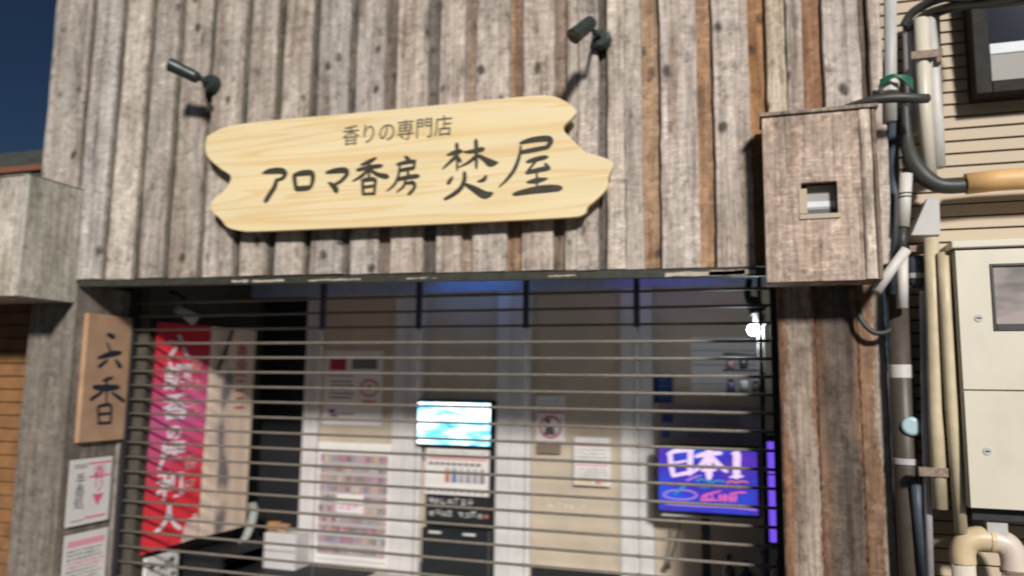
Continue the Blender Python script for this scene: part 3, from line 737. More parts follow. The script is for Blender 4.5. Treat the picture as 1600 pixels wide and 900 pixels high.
def monitor(label, x0, x1, z0, z1, y, mat, cat='screen'):
    t = thing('display_screen', label, cat, ((x0 + x1) / 2, y, z0))
    fr = MB(); e = .018
    fr.box(x0 - e, x0, y - .008, y + .03, z0 - e, z1 + e); fr.box(x1, x1 + e, y - .008, y + .03, z0 - e, z1 + e); fr.box(x0, x1, y - .008, y + .03, z0 - e, z0); fr.box(x0, x1, y - .008, y + .03, z1, z1 + e); fr.box(x0, x1, y + .012, y + .045, z0, z1)
    fr.build('casing', M['black_metal'], t, .003)
    s = MB(); s.face([(x0, y, z0), (x1, y, z0), (x1, y, z1), (x0, y, z1)])
    return t, s.build('screen', mat, t)
t1, s1 = monitor('lit video screen showing white and blue, on the dark door panel', -2.56, -1.952, 1.125, 1.45, 1.69, M['video_screen'])
MB().box(-2.4, -2.1, 1.736, 1.768, 1.2, 1.38).build('wall_bracket', M['black_metal'], t1)
ps = sheet('wall_poster', 'white poster with pink band and row of bottles below the video screen', 'poster', FRONT, BY - .03, .008, -2.50, -1.965, .735, 1.09, M['paper'])
mb = MB(); d = BY - .0306
flat(mb, FRONT, d, -2.48, -1.985, 1.0, 1.035, (.64, .40, .38, 1))
for k in range(6):
    x = -2.33 + k * .058; c = [(.5, .18, .12), (.10, .17, .36), (.35, .33, .37), (.30, .28, .33), (.33, .32, .36), (.24, .22, .26)][k]
    flat(mb, FRONT, d, x, x + .042, .83, .925, (*c, 1)); flat(mb, FRONT, d, x + .012, x + .03, .927, .944, (*c, 1))
for k in range(9): flat(mb, FRONT, d, -2.47 + k * .05, -2.435 + k * .05, .96, .985, (.14, .12, .14, 1))
glyph_rows(mb, FRONT, d, -2.48, -2.0, 1.05, .022, random.Random(6), (.3, .3, .3, 1), .15)
for k in range(9):
    x = -2.49 + k * .056; mb.face([(x, d, .752), (x + .03, d, .752), (x + .05, d, .772), (x + .045, d, .772)], (.12, .11, .12, 1))
mb.build('printed_art', M['print'], ps)
ps = sheet('black_board', 'black board with two lines of white writing above the dark cabinet', 'sign', FRONT, BY - .03, .02, -2.49, -1.95, .50, .728, M['near_black'])
mb = MB(); d = BY - .0306
glyph_rows(mb, FRONT, d, -2.47, -2.05, .655, .055, random.Random(11), (.55, .55, .53, 1), .13); glyph_rows(mb, FRONT, d, -2.46, -1.99, .565, .052, random.Random(12), (.50, .50, .48, 1), .15)
flat(mb, FRONT, d - .0012, -1.995, -1.965, .575, .60, (.5, .14, .10, 1))
mb.build('lettering', M['print'], ps)
cb = thing('dark_cabinet', 'dark cabinet with small white handles standing in the middle doorway', 'cabinet', (-2.2, 1.6, .1))
MB().box(-2.47, -1.925, 1.62, 1.765, .101, .495).build('body', plain('cabinet_black', (.014, .017, .02), .35), cb, .004)
for x in (-2.36, -2.08):
    MB().box(x - .05, x + .05, 1.612, 1.619, .455, .475).build('handle', M['white_plastic'], cb, .002)
# signs on panel C
ps = sheet('warning_sign', 'white warning sheet with red ring and dark figure on third panel', 'sign', FRONT, FY, .006, -1.592, -1.366, 1.175, 1.515, M['paper'])
mb = MB(); d = FY - .0006; rr = random.Random(31)
glyph_rows(mb, FRONT, d, -1.575, -1.40, 1.465, .022, rr, (.25, .24, .32, 1), .15); glyph_rows(mb, FRONT, d, -1.575, -1.385, 1.432, .022, rr, (.25, .24, .32, 1), .15)
flat(mb, FRONT, d, -1.585, -1.375, 1.385, 1.40, (.52, .09, .13, 1))
k = 28
for i in range(k):
    a0, a1 = 2 * math.pi * i / k, 2 * math.pi * (i + 1) / k
    mb.face([(-1.48 + q * math.cos(t), d, 1.28 + q * math.sin(t)) for q, t in ((.070, a0), (.088, a0), (.088, a1), (.070, a1))], (.5, .10, .12, 1))
mb.face([(-1.50 + .022 * math.cos(2 * math.pi * i / 12), d, 1.325 + .022 * math.sin(2 * math.pi * i / 12)) for i in range(12)], (.10, .09, .11, 1))
mb.face([(-1.53, d, 1.22), (-1.44, d, 1.22), (-1.45, d, 1.27), (-1.485, d, 1.30), (-1.515, d, 1.30)], (.10, .09, .11, 1))
mb.build('printed_art', M['print'], ps)
ps = sheet('wall_box', 'small brown box under the warning sheet', 'box', FRONT, FY - .02, .03, -1.585, -1.40, 1.085, 1.15, plain('dull_brown', (.20, .16, .12), .7))
ps = sheet('info_sheet', 'white sheet of printed lines with pink heading between warning and white post', 'notice', FRONT, FY - .035, .005, -1.288, -1.014, .865, 1.215, M['paper'])
MB().box(-1.25, -1.05, FY - .029, FY + .012, .88, 1.19).build('backing', M['beige_panel'], ps)
mb = MB(); d = FY - .0356; rr = random.Random(41)
flat(mb, FRONT, d, -1.275, -1.03, 1.150, 1.158, (.62, .24, .25, 1))
for k in range(4): glyph_rows(mb, FRONT, d, -1.27, -1.03 - .02 * (k % 2), 1.115 - k * .027, .015, rr, (.16, .16, .17, 1), .2)
flat(mb, FRONT, d, -1.275, -1.03, 1.005, 1.018, (.66, .36, .38, 1))
for k in range(4): glyph_rows(mb, FRONT, d, -1.27, -1.03, .975 - k * .022, .013, rr, (.2, .2, .2, 1), .2)
flat(mb, FRONT, d, -1.27, -1.15, .875, .895, (.70, .56, .34, 1)); flat(mb, FRONT, d, -1.13, -1.08, .875, .905, (.68, .25, .24, 1)); flat(mb, FRONT, d, -1.07, -1.04, .885, .905, (.70, .45, .25, 1))
mb.build('printed_text', M['print'], ps)
mb = MB(); rr = random.Random(51); d = BY - .0007
for k, (zz, s_) in enumerate(((.735, .05), (.675, .045), (.622, .04))): glyph_rows(mb, FRONT, d, -1.53 + .03 * k, -1.14 - .05 * k, zz, s_, rr, (.66, .62, .55, 1), .14)
tag(mb.build('panel_lettering', M['print'], shop), 'whitish worn writing on the third beige panel', None)
# right hand panel: blue card, wide poster, pale lit sheets
ps = sheet('blue_card', 'small dark blue card right of the last white post', 'card', FRONT, FY, .006, -.70, -.56, 1.48, 1.675, plain('blue_card', (.02, .05, .20), .5))
mb = MB()
for k in range(4): flat(mb, FRONT, FY - .0006, -.685, -.60 + .02 * (k % 2), 1.64 - k * .04, 1.646 - k * .04, (.12, .17, .33, 1))
mb.build('printed_text', M['print'], ps)
ps = sheet('wall_poster', 'wide lavender grey poster of small print above the purple menu screen', 'poster', FRONT, FY, .006, -.665, .06, 1.205, 1.462, plain('lavender_paper', (.34, .31, .36), .7, var=.1))
mb = MB(); rr = random.Random(61)
for k in range(5): glyph_rows(mb, FRONT, FY - .0006, -.45, -.06, 1.41 - k * .043, .024, rr, (.13, .14, .2, 1), .17)
flat(mb, FRONT, FY - .0006, -.64, -.56, 1.34, 1.40, (.04, .06, .22, 1)); flat(mb, FRONT, FY - .0006, -.64, -.585, 1.23, 1.28, (.05, .09, .3, 1))
mb.build('printed_text', M['print'], ps)
ps = sheet('wall_poster', 'pale cream sheet with thin rules beside the lit bulb', 'poster', FRONT, FY, .006, -.425, .05, 1.55, 1.96, M['paper'])
mb = MB()
for zz in (1.86, 1.755, 1.62): flat(mb, FRONT, FY - .0006, -.42, .03, zz, zz + .006, (.22, .19, .16, 1))
mb.build('printed_rule', M['print'], ps)

# purple menu screen
t2, s2 = monitor('purple and blue lit menu screen with handwritten Japanese characters', -.638, .016, .752, 1.187, 1.5, M['menu_screen'])
ME = [[(-0.559,1.136,0.0313),(-0.552,1.059,0.0352),(-0.538,0.986,0.0297)],
 [(-0.575,1.132,0.0204),(-0.517,1.156,0.0299),(-0.402,1.169,0.0256)],
 [(-0.419,1.165,0.0392),(-0.423,1.084,0.0390),(-0.426,1.004,0.0335)],
 [(-0.528,1.075,0.0149),(-0.45,1.091,0.0162)],
 [(-0.545,0.985,0.0202),(-0.451,1.009,0.0255),(-0.397,1.02,0.0201)],
 [(-0.386,1.123,0.0229),(-0.315,1.144,0.0335),(-0.216,1.153,0.0254)],
 [(-0.296,1.177,0.0443),(-0.296,1.11,0.0388),(-0.299,0.986,0.0479)],
 [(-0.313,1.122,0.0308),(-0.343,1.074,0.0335),(-0.394,1.027,0.0228)],
 [(-0.279,1.124,0.0308),(-0.238,1.079,0.0373),(-0.181,1.031,0.0238)],
 [(-0.344,1.033,0.0227),(-0.258,1.039,0.0213)],
 [(-0.146,1.15,0.0120),(-0.115,1.162,0.0265)],
 [(-0.112,1.16,0.0504),(-0.115,1.084,0.0489),(-0.119,1.001,0.0487)],
 [(-0.16,0.996,0.0145),(-0.078,1.004,0.0145)]]
mb = MB(); strokes(mb, ME, FRONT, 1.4994, .00015); mb.build('lettering', M['neon_white'], s2)
L2 = [[(-0.49,0.892,0.0107),(-0.426,0.89,0.0120),(-0.383,0.866,0.0173),(-0.414,0.841,0.0133),(-0.491,0.83,0.0107),(-0.568,0.836,0.0107),(-0.602,0.854,0.0161),(-0.568,0.883,0.0121),(-0.49,0.892,0.0107)],
 [(-0.449,0.959,0.0147),(-0.398,0.982,0.0160),(-0.345,1.001,0.0067)],
 [(-0.344,1.027,0.0094),(-0.238,1.042,0.0106)]]
mb = MB(); strokes(mb, L2, FRONT, 1.4990, .0001); mb.build('lettering', M['neon_lilac'], s2)
L3 = [[(-0.452,0.934,0.0201),(-0.493,0.897,0.0188),(-0.534,0.858,0.0067)],
 [(-0.382,0.959,0.0160),(-0.345,0.974,0.0133),(-0.293,0.957,0.0133),(-0.24,0.969,0.0146),(-0.194,0.963,0.0092)],
 [(-0.378,0.925,0.0107),(-0.32,0.922,0.0133),(-0.254,0.932,0.0106),(-0.188,0.93,0.0105)]]
mb = MB(); strokes(mb, L3, FRONT, 1.4988, .0001); mb.build('lettering', M['neon_cyan'], s2)
L4 = [[(-0.351,0.831,0.0172),(-0.337,0.862,0.0172),(-0.287,0.881,0.0146),(-0.225,0.901,0.0106)],
 [(-0.321,0.869,0.0199),(-0.315,0.833,0.0172)],
 [(-0.348,0.831,0.0132),(-0.288,0.838,0.0158),(-0.242,0.837,0.0092)],
 [(-0.281,0.871,0.0132),(-0.278,0.835,0.0158)],
 [(-0.229,0.874,0.0237),(-0.226,0.838,0.0237)],
 [(-0.196,0.873,0.0329),(-0.197,0.836,0.0263)],
 [(-0.164,0.871,0.0263),(-0.158,0.839,0.0262)],
 [(-0.131,0.879,0.0236),(-0.132,0.84,0.0222)],
 [(-0.163,0.884,0.0131),(-0.111,0.897,0.0131),(-0.063,0.899,0.0144)],
 [(-0.146,0.803,0.0131),(-0.075,0.807,0.0169),(0.008,0.808,0.0104)]]
mb = MB(); strokes(mb, L4, FRONT, 1.4986, .0001); mb.build('lettering', M['neon_pink'], s2)
L5 = [[(-0.181,0.956,0.0145),(-0.155,0.97,0.0132),(-0.123,0.962,0.0145),(-0.084,0.972,0.0131),(-0.044,0.966,0.0105)],
 [(-0.182,0.93,0.0092),(-0.123,0.935,0.0105),(-0.059,0.93,0.0065)]]
mb = MB(); strokes(mb, L5, FRONT, 1.4984, .0001); mb.build('lettering', M['neon_orange'], s2)
L6 = [[(-0.592,0.797,0.0174),(-0.388,0.796,0.0199),(-0.165,0.798,0.0170),(0.004,0.788,0.0130)]]
mb = MB(); strokes(mb, L6, FRONT, 1.4993, .0001); mb.build('lit_strip', M['neon_lilac'], s2)
stn = MB(); stn.box(-.36, -.30, 1.53, 1.57, .10, .74); stn.box(-.5, -.15, 1.42, 1.68, .101, .125); stn.build('stand', M['black_metal'], t2, .003)
MB().box(-.62, -.1, 1.49, 1.51, .715, .728).build('ledge', M['grey_plastic'], t2, .002)
cd = MB().tube(smooth_line([(-.50, 1.52, .72), (-.515, 1.55, .60), (-.56, 1.60, .45), (-.60, 1.66, .36)], 6), .007, 8); cd.ball((-.60, 1.66, .345), .022)
tag(cd.build('power_cord', M['hose'], None, 0, True), 'dark cord with plug hanging below the purple menu screen', 'cord')

# purple side light, lit bulb, shelf and clutter at the right end
pu = thing('purple_lamp', 'glowing purple light panel between the menu screen and the pillar', 'lamp', (.13, 1.2, .62))
MB().box(.07, .20, 1.215, 1.24, .60, 1.30).build('casing', M['black_metal'], pu, .002)
for k in range(3):
    z = .64 + k * .21; MB().box(.08, .195, 1.205, 1.214, z, z + .2).build('lamp_tube', M['purple'], pu, .004)
bl = thing('bulb_lamp', 'lit white bulb on a bracket at the right end of the opening', 'lamp', (.03, .72, 1.85))
bp = Vector((0.016, 0.7, 1.937))
MB().ball(tuple(bp), .034, 20).build('bulb', M['bulb'], bl, 0, True)
MB().tube([bp + Vector((.035, .01, .028)), bp + Vector((.035, .01, .095))], .034, 16).build('socket', M['white_plastic'], bl, .003)
MB().box(bp.x + .02, bp.x + .055, bp.y + .03, bp.y + .045, bp.z - .25, bp.z + .10).build('bracket', M['white_plastic'], bl, .002)
MB().tube(smooth_line([tuple(bp + Vector((.03, .0, .1))), tuple(bp + Vector((0, 0, .16))), tuple(bp + Vector((-.03, 0, .2))), tuple(bp + Vector((-.02, .05, .3)))], 5), [.05, .055, .05, .045, .045, .04, .04, .03, .03, .02, .02, .02, .02, .02, .02, .02][:16], 12).build('shade', M['black_metal'], bl, 0, True)
sf = thing('wall_shelf', 'small dark double shelf crowded with little jars below the bulb', 'shelf', (-.05, 1.0, 1.65))
for z in (1.80, 1.70, 1.56): MB().box(-.17, .06, .92, 1.06, z, z + .014).build('board', M['dark_frame'], sf, .002)
MB().box(.061, .075, .92, 1.06, 1.5, 1.9).build('upright', M['dark_frame'], sf, .002)
rr = random.Random(71)
jl = ['pinkish jar on the middle shelf board', 'dark jar on the middle shelf board', 'squat violet jar at the front of the lower board', 'white lidded jar on the lower board', 'small brown jar on the lower board']
for k, (x, z, c, h) in enumerate(((-.13, 1.715, (.30, .15, .18), .05), (-.05, 1.715, (.05, .04, .06), .06), (-.13, 1.575, (.17, .12, .22), .06), (-.05, 1.575, (.6, .6, .58), .07), (.02, 1.575, (.12, .07, .05), .05))):
    j = thing('jar', jl[k], 'jar', (x, .985, z), 'jars on the wall shelf')
    MB().tube([(x, .985, z), (x, .985, z + h * .8), (x, .985, z + h)], [.026, .027, .016], 14).build('body', plain('jar_glaze', c, .3), j, 0, True)
    MB().tube([(x, .985, z + h), (x, .985, z + h + .014)], .018, 14).build('lid', M['white_plastic'] if k == 3 else M['dark_frame'], j, .001)
tbx = thing('side_table', 'dark low table crowded against the right end of the opening', 'table', (-.05, 1.2, .1))
MB().box(-.22, .2, 1.05, 1.42, .36, .385).build('table_top', M['dark_frame'], tbx, .003)
for x in (-.2, .16):
    for y in (1.07, 1.38): MB().box(x, x + .03, y, y + .03, .101, .359).build('leg', M['dark_frame'], tbx, .002)
bw = MB(); prof = [(.02, .0), (.06, .008), (.085, .04), (.09, .065)]
bw.tube([(-.36, 1.30, .101 + h) for _, h in prof], [r for r, _ in prof], 20)
bw2 = thing('brown_jar', 'round brown jar beside the dark low table', 'jar', (-.33, 1.35, .101))
MB().tube([(-.33, 1.35, .101), (-.33, 1.35, .14), (-.33, 1.35, .24), (-.33, 1.35, .31), (-.33, 1.35, .325)], [.07, .095, .105, .08, .05], 22).build('body', M['brown_clay'], bw2, 0, True)
MB().tube([(-.33, 1.35, .326), (-.33, 1.35, .345), (-.33, 1.35, .36)], [.055, .055, .02], 18).build('lid', M['brown_clay'], bw2, .002)
for k, (x, y, h, r, c, lb) in enumerate(((-.17, 1.12, .16, .035, (.05, .06, .045), 'dark green bottle on the low table'), (-.07, 1.14, .12, .045, (.03, .03, .04), 'black canister on the low table'), (.03, 1.12, .2, .03, (.10, .08, .13), 'slim violet bottle on the low table'), (.12, 1.16, .14, .04, (.14, .12, .10), 'brown canister on the low table'))):
    j = thing('bottle', lb, 'bottle', (x, y, .3855), 'bottles on the low table')
    MB().tube([(x, y, .3855), (x, y, .3855 + h * .6), (x, y, .3855 + h * .75), (x, y, .3855 + h)], [r, r, r * .45, r * .4], 14).build('body', plain('bottle_glass', c, .2), j, 0, True)
    MB().tube([(x, y, .386 + h), (x, y, .41 + h)], r * .5, 12).build('cap', M['black_metal'], j, .001)
# left of the posts: white cabinet and wooden tool
wc = thing('white_cabinet', 'low white cabinet standing left of the bottle chart', 'cabinet', (-3.64, 1.6, .1))
MB().box(-3.80, -3.505, 1.50, 1.71, .101, .385).build('body', M['white_post'], wc, .005)
MB().box(-3.79, -3.515, 1.495, 1.499, .25, .253).build('drawer_gap', M['dark_frame'], wc)
wt = thing('wooden_block', 'small orange wooden roll and block on the white cabinet', 'block', (-3.7, 1.58, .385))
MB().tube([(-3.80, 1.56, .425), (-3.70, 1.56, .43)], .04, 16).build('roll', M['skin_wood'], wt, .008)
MB().box(-3.698, -3.63, 1.53, 1.60, .386, .45).build('block', plain('pale_wood', (.45, .28, .16), .6), wt, .006)

for x0, x1, mt_, lb in ((-2.45, -1.72, M['added_blue'], 'added blue light strip hidden under the ceiling above the video screen'), (-1.0, -.2, M['added_violet'], 'added violet light strip hidden under the ceiling above the menu screen')):  # unseen strips, added to colour the beam and upper wall
    ls = thing('added_light_strip', lb, 'added light strip', ((x0 + x1) / 2, 1.55, 2.44))
    MB().box(x0 - .02, x1 + .02, 1.53, 1.57, 2.443, 2.4585).build('channel', M['grey_plastic'], ls, .002)
    MB().box(x0, x1, 1.538, 1.562, 2.434, 2.4425).build('tube', mt_, ls)
bn = thing('low_bench', 'low dark bench under the banners on the left side of the opening', 'bench', (-3.95, 1.1, .1))
MB().box(-4.18, -3.81, .98, 1.72, .27, .30).build('seat', M['near_black'], bn, .004)
for y in (1.0, 1.64): MB().box(-4.16, -3.83, y, y + .05, .101, .269).build('leg', M['near_black'], bn, .003)

# ------------------------------------------------------------------ neighbour on the right
NY = .15
nh = thing('neighbour_house', 'beige lap sided house to the right of the shop', 'house', (2.5, NY, 0))
lp = MB(); pitch = (3.455 - 2.633) / 13; zref = 2.633
z = zref - 45 * pitch
while z < 6:
    if z > 0: 
        b = len(lp.v); lp.v += [(.67, NY - .012, z + .004), (6, NY - .012, z + .004), (6, NY - .004, z + pitch - .005), (.67, NY - .004, z + pitch - .005), (.67, NY + .02, z + .004), (6, NY + .02, z + .004), (6, NY + .02, z + pitch - .005), (.67, NY + .02, z + pitch - .005)]
        lp.idx([(0, 1, 2, 3), (4, 5, 1, 0), (3, 2, 6, 7)], b, (1, 1, 1, 1))
    z += pitch
lp.build('lap_siding', M['lap'], nh)
MB().box(.67, 6, NY + .012, NY + .2, 0.001, 6).build('wall', M['groove'], nh)
W = (1.062, 0.03, 3.296)
w0 = (1.039, 0.03, 3.039)
wx, wz = 1.056, 3.064
px0, pz1 = 1.127, 3.27
wd = MB(); WT = wz + 1.1
wd.box(wx, px0, .0, NY - .013, wz - .06, WT); wd.box(px0, px0 + 1.3, .0, NY - .013, wz - .06, wz); wd.box(px0 + 1.3, px0 + 1.39, .0, NY - .013, wz - .06, WT); wd.box(px0, px0 + 1.3, .0, NY - .013, WT - .06, WT)
wno = wd.build('window', M['dark_brown'], nh, .004)
MB().box(px0, px0 + 1.3, .10, .105, wz, WT - .06).build('pane', M['glass'], wno)
MB().box(px0 + .002, px0 + 1.298, .06, .07, wz + .004, pz1 - .055).build('frosted_panel', M['blind'], wno)
MB().box(px0 + .002, px0 + 1.298, .055, .072, pz1 - .054, pz1).build('panel_rail', M['blind_top'], wno, .003)

# meter cabinet
MY = -.2
mx0 = 0.876
mz0, mz1, ms = 1.097, 2.222, 1.601
mc = thing('meter_cabinet', 'cream enamel meter cabinet with two doors on the beige siding', 'cabinet', (mx0 + .3, -.05, mz0))
MB().box(mx0, mx0 + .62, MY + .014, NY - .014, mz0, mz1).build('body', M['cream'], mc, .006)
MB().box(mx0 - .012, mx0 + .635, MY - .012, NY - .0145, mz1 + .006, mz1 + .04).build('hood', M['cream'], mc, .005)
d1 = MB(); wx0, wx1 = 1.01, mx0 + .52
wz0, wz1 = 1.858, 2.153
a0, a1 = mx0 + .004, mx0 + .616
d1.box(a0, wx0, MY, MY + .013, wz0, wz1); d1.box(wx1, a1, MY, MY + .013, wz0, wz1); d1.box(a0, a1, MY, MY + .013, ms + .004, wz0); d1.box(a0, a1, MY, MY + .013, wz1, mz1 - .004)
dd = d1.build('door', M['cream'], mc)
w_ = MB(); w_.box(wx0, wx0 + .012, MY - .006, MY + .006, wz0, wz1); w_.box(wx1 - .012, wx1, MY - .006, MY + .006, wz0, wz1); w_.box(wx0 + .012, wx1 - .012, MY - .006, MY + .006, wz0, wz0 + .03); w_.box(wx0 + .012, wx1 - .012, MY - .006, MY + .006, wz1 - .012, wz1)
w_.build('window_frame', M['dark_frame'], dd, .002)
MB().box(wx0 + .012, wx1 - .012, MY + .004, MY + .008, wz0 + .03, wz1 - .012).build('window', M['meter_glass'], dd)
d2 = MB().box(a0, a1, MY, MY + .013, mz0 + .004, ms - .004).build('door', M['cream'], mc, .002)
for p, par in (((0.955, -0.2, 1.915), dd), ((0.956, -0.2, 1.341), d2)):
    MB().tube([(p[0], MY - .004, p[2]), (p[0], MY + .001, p[2])], .017, 18).build('lock', M['grey_plastic'], par, .001)
    MB().box(p[0] - .009, p[0] + .009, MY - .0055, MY - .0042, p[2] - .003, p[2] + .003).build('key_slot', M['dark_frame'], par)
br = thing('cabinet_bracket', 'dark steel bracket carrying the meter cabinet from below', 'bracket', (mx0 + .3, 0, mz0 - .1))
MB().box(mx0 + .02, mx0 + .6, MY + .06, NY - .014, mz0 - .055, mz0 - .002).build('rail', M['dark_frame'], br, .003)
MB().box(mx0 + .08, mx0 + .16, MY + .08, NY - .014, mz0 - .16, mz0 - .056).build('stay', M['grey_plastic'], br, .003)

# ------------------------------------------------------------------ pipes and cables at the building joint
def pipe(name, label, cat, pts, r, mat, k=16, sub=0, group=None, extra=None):
    P = [tuple(p) for p in pts]; P = smooth_line(P, sub) if sub else P
    rr_ = r
    if isinstance(r, (list, tuple)) and sub:
        rr_ = [x[0] for x in smooth_line([(q,) for q in r], sub)]
    t = thing(name, label, cat, (P[-1][0], P[-1][1], min(p[2] for p in P)), group)
    MB().tube(P, rr_, k).build('tube', mat, t, 0, True)
    return t
def band(t, name, p, r, h, mat, k=18):
    return MB().tube([(p[0], p[1], p[2] - h / 2), (p[0], p[1], p[2] + h / 2)], r, k).build(name, mat, t, .0015)
dpx, dpy = 0.676, .04
dn = pipe('downpipe', 'wide dark brown downpipe with white label beside the striped pillar', 'pipe', [(dpx, dpy, 2.05), (dpx, dpy, 1.2), (dpx, dpy, .02)], .052, M['brown_pipe'], 24)
for pz, h_, rr_, mt_ in ((1.685, .062, .0535, M['white_plastic']), (1.267, .028, .056, M['lilac'])):
    band(dn, 'label_band' if h_ > .05 else 'clamp', (dpx, dpy, pz), rr_, h_, mt_, 24)
rp = (0.699, -0.015, 1.431)
MB().tube([(rp[0], -.016, rp[2]), (rp[0], -.024, rp[2]), (rp[0], -.03, rp[2])], [.044, .043, .03], 24).build('round_sticker', plain('pale_blue_disc', (.42, .58, .62), .3, var=.05), dn, 0, True)
t = pipe('cable_duct', 'flat pale grey cable duct running up beside the plank wall', 'duct', [(0.709, 0, 3.598), (0.691, 0, 3.197), (0.678, 0, 2.903)], .036, M['grey_plastic'], 4)
MB().tube([(0.682, -0.01, 3.102), (0.68, -0.01, 3.046)], .045, 8).build('joint', M['white_plastic'], t, .003)
t = pipe('vent_pipe', 'cream vertical pipe with rusty strap at the edge of the beige siding', 'pipe', [(0.838, 0, 3.411), (0.831, 0, 2.985), (0.838, 0, 2.617)], .031, M['cream'], 18)
MB().box(0.777, 0.914, -.045, -.04, 3.193, 3.232).build('strap', M['rust'], t, .001)
MB().box(0.886, 0.908, -.05, .0, 3.164, 3.19).build('strap_bolt', M['rust'], t, .001)
pipe('vent_pipe', 'white vertical pipe touching the beige siding, right of the cream one', 'pipe', [(0.891, 0.01, 3.418), (0.883, 0.01, 2.984), (0.878, 0.01, 2.658)], .032, M['white_plastic'], 18)
pipe('conduit', 'lilac grey conduit behind the cream pipe, top of the joint', 'conduit', [(0.804, 0.08, 3.42), (0.796, 0.08, 3.118), (0.792, 0.08, 2.854)], .035, M['lilac'], 14)
pipe('conduit', 'thin lilac grey conduit between the brown downpipe and the cream pipes', 'conduit', [(0.773, -0.05, 2.056), (0.753, -0.05, 1.48), (0.736, -0.05, 0.774)], .017, M['lilac'], 14)
pipe('blue_hose', 'faded blue hose beside the brown downpipe', 'hose', [(0.703, -0.03, 1.184), (0.706, -0.02, 1.046), (0.721, -0.03, 0.754)], .024, M['blue_grey'], 12)
t = pipe('cream_pipe', 'cream pipe with cut lower end left of the meter cabinet', 'pipe', [(0.808, -0.1, 2.297), (0.799, -0.1, 1.976), (0.786, -0.1, 1.512), (0.782, -0.1, 1.076)], .031, M['cream_pipe'], 18, group='cream pipes by the meter cabinet')
MB().box(0.698, 0.815, -.14, -.10, 1.218, 1.257).build('clamp', M['rust'], t, .002)
pipe('cream_pipe', 'longer cream pipe hugging the meter cabinet down to the white bend', 'pipe', [(0.845, -0.14, 2.22), (0.843, -0.14, 1.971), (0.842, -0.14, 1.514), (0.86, -0.1, 0.979)], .026, M['cream_pipe'], 18, group='cream pipes by the meter cabinet')
t = thing('bent_pipe', 'thick cream and pinkish U shaped pipe below the meter cabinet', 'pipe', (0.858, -.08, .1))
yb = -.08; pl, ptop, pr2 = 0.865, 0.955, 1.059
rad = .052
MB().tube([(pl, yb, .02), (pl, yb, ptop - .10)], rad - .004, 22).build('leg', M['cream'], t, 0, True)
MB().tube(smooth_line([(pl, yb, ptop - .11), (pl, yb, ptop - .06), (pl + .018, yb, ptop - .018), (pl + .06, yb, ptop), (pl + .11, yb, ptop)], 6), rad, 22).build('elbow', M['pvc_yellow'], t, 0, True)
MB().tube([(pl + .105, yb, ptop), (pl + .125, yb, ptop)], rad + .004, 22).build('collar', M['pvc_yellow'], t, .002)
MB().tube(smooth_line([(pl + .12, yb, ptop), (pr2 - .07, yb, ptop), (pr2 - .02, yb, ptop - .02), (pr2, yb, ptop - .07), (pr2, yb, ptop - .13)], 6), rad, 22).build('elbow', M['pvc_pink'], t, 0, True)
MB().tube([(pr2, yb, ptop - .12), (pr2, yb, .02)], rad - .004, 22).build('leg', M['pvc_pink'], t, 0, True)
MB().tube([(pr2, yb, ptop - .135), (pr2, yb, ptop - .12)], rad + .003, 22).build('collar', M['rust'], t, .001)
# hose into the orange guard
pipe('grey_hose', 'dark grey bent hose running into the orange guard', 'hose', [(0.756, 0.05, 2.995), (0.753, 0.03, 2.825), (0.762, 0, 2.712), (0.804, -0.02, 2.618), (0.878, -0.02, 2.562), (0.995, -0.02, 2.555)], [.022, .026, .036, .04, .036, .034], M['hose'], 16, 6)
t = thing('cable_guard', 'orange tubular cable guard across the beige siding', 'cable guard', (1.117, -0.02, 2.571))
MB().tube([(0.982, -0.02, 2.563), (1.117, -0.02, 2.572), (2.2, -.02, 2.57)], .05, 22).build('sleeve', M['orange'], t, 0, True)
pipe('black_cable', 'thick black cable lying across the top of the brown timber box', 'cable', [(0.405, -0.16, 2.928), (0.483, -0.18, 2.942), (0.578, -0.2, 2.95), (0.674, -0.2, 2.95), (0.763, -0.18, 2.945), (0.814, -0.15, 2.951)], [.006, .012, .02, .023, .023, .022], M['hose'], 14, 5)
for k, (pts, r, lb) in enumerate((([(1.148, -0.5, 3.297), (1.027, -0.25, 3.381), (0.918, -0.05, 3.481), (0.813, 0.02, 3.464), (0.769, 0.05, 3.404)], .022, 'upper thick black cable entering at the top right'),
                                  ([(1.145, -0.5, 3.235), (1.05, -0.25, 3.341), (0.959, -0.1, 3.417), (0.856, 0, 3.435), (0.788, 0.06, 3.386)], .016, 'middle black cable entering at the top right'),
                                  ([(1.143, -0.5, 3.207), (1.089, -0.2, 3.348), (0.99, -0.08, 3.41), (0.898, 0, 3.423), (0.849, 0.04, 3.429)], .013, 'lowest thin black cable entering at the top right'))):
    pipe('overhead_cable', lb, 'cable', pts, r, M['hose'], 10, 6, 'black cables entering at the top right')
mb = MB(); rr = random.Random(81)
c0 = Vector((0.716, -0.06, 3.078))
for k in range(5):
    a = rr.uniform(-.3, .3); mb.tube(smooth_line([tuple(c0 + Vector((-.085, 0, -.015 + k * .008))), tuple(c0 + Vector((-.02, -.03, .02 + a * .03))), tuple(c0 + Vector((.05, -.01, .01 - k * .012))), tuple(c0 + Vector((.045, 0, -.05)))], 5), .005, 6)
tag(mb.build('green_tie', M['green_tie'], None, 0, True), 'green plastic tie knotted round the pale duct', 'tie')
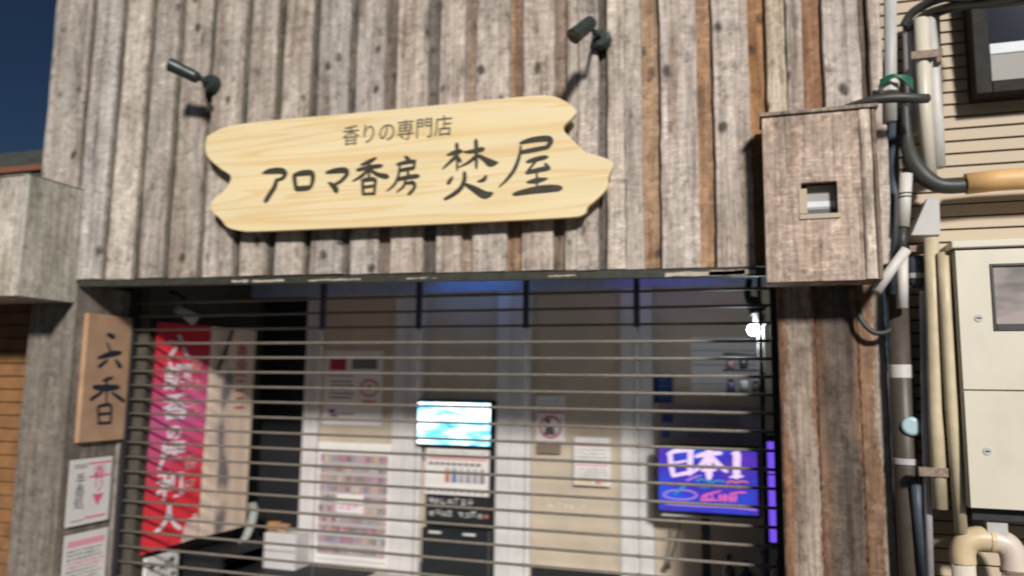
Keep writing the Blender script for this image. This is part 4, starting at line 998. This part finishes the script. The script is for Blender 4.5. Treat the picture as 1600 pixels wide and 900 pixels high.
# conduit with fittings right of the timber box
t = pipe('conduit', 'white jointed conduit right of the brown timber box', 'conduit', [(0.725, -0.06, 2.619), (0.7, -0.06, 2.362)], .028, M['white_plastic'], 14)
MB().tube([(0.7, -0.06, 2.362), (0.688, -0.06, 2.237)], .02, 12).build('sleeve', M['hose'], t, 0, True)
MB().tube([(0.691, -0.06, 2.236), (0.679, -0.06, 1.976)], .025, 14).build('lower_tube', M['white_plastic'], t, 0, True)
for q in (303, 308): MB().tube([(0.715, -0.06, 2.526), (0.715, -0.06, 2.519)] if q == 303 else [(0.713, -0.06, 2.509), (0.713, -0.06, 2.502)], .0295, 14).build('ring', M['hose'], t)
pipe('conduit', 'short slanting white conduit at the lower right of the brown timber box', 'conduit', [(0.701, -0.1, 2.247), (0.63, -0.11, 2.152), (0.564, -0.12, 2.05)], .024, M['white_plastic'], 14)
pipe('black_cable', 'black cable loop hanging under the brown timber box', 'cable', [(0.502, 0.05, 2.027), (0.512, 0.03, 1.931), (0.571, 0.02, 1.868), (0.644, 0.02, 1.892), (0.674, 0.03, 2.022)], .013, M['hose'], 10, 6)
pipe('black_cable', 'dark cable running down in the gap behind the white jointed conduit', 'cable', [(0.705, 0.1, 2.968), (0.696, 0.1, 2.573), (0.662, 0.1, 1.998)], .03, M['blue_grey'], 10)
t = thing('junction_hood', 'pale grey tapered junction hood left of the beige siding', 'junction box', (0.794, -0.08, 2.314))
poly = [[(0.727,2.317),(0.852,2.314),(0.856,2.487),(0.805,2.493)]][0]
MB().prism([p[:2] for p in poly], FRONT, -.08, .1).build('cover', M['grey_plastic'], t, .004)
t = thing('pipe_fitting', 'dark blue rounded fitting under the grey junction hood', 'fitting', (0.754, 0, 2.078))
MB().tube(smooth_line([(0.761, 0, 2.231), (0.76, 0, 2.207), (0.758, 0, 2.154), (0.756, 0, 2.108), (0.754, 0, 2.081)], 3), [.02, .03, .037, .04, .042, .042, .042, .041, .04, .038, .034, .03, .02], 18).build('cap', M['blue_grey'], t, 0, True)
MB().tube([(0.757, 0, 2.145), (0.756, 0, 2.121)], .0425, 18).build('ring', M['grey_plastic'], t)
t = thing('pipe_strap', 'rusty strap wrapped round the pipes under the grey junction hood', 'strap', (0.776, -0.05, 2.268))
MB().box(0.724, 0.835, -.05, .04, 2.244, 2.274).build('plate', M['rust'], t, .003)

# ------------------------------------------------------------------ neighbour on the left
lh = thing('neighbour_house', 'orange brown lap sided house left of the shop under a grey roof', 'house', (-7, .3, 0))
lw = MB(); z = 0.02
while z < 2.55:
    b = len(lw.v); y = .28
    lw.v += [(-12, y - .014, z), (-4.78, y - .014, z), (-4.78, y, z + .085), (-12, y, z + .085), (-12, y + .02, z), (-4.78, y + .02, z), (-4.78, y + .02, z + .085), (-12, y + .02, z + .085)]
    lw.idx([(0, 1, 2, 3), (4, 5, 1, 0), (3, 2, 6, 7), (1, 5, 6, 2)], b, (1, 1, 1, 1)); z += .094
lw.build('lap_siding', M['lap_orange'], lh)
MB().box(-12, -4.78, .30, 5, .001, 2.6).build('wall', M['groove'], lh)
rz = 3.261
rt = 3.648
rf = MB(); rf.prism([(.42, rz - .1), (.42, rz - .012), (1.1, rt), (3.0, rt - .9), (3.0, rz - .1)], lambda a, b, d: (d, a, b), -12, -4.80)
rfo = rf.build('roof', M['roof_tile'], lh, .01)
MB().box(-12, -4.80, .39, .418, rz - .06, rz - .012).build('eave_board', M['orange_trim'], rfo, .004)
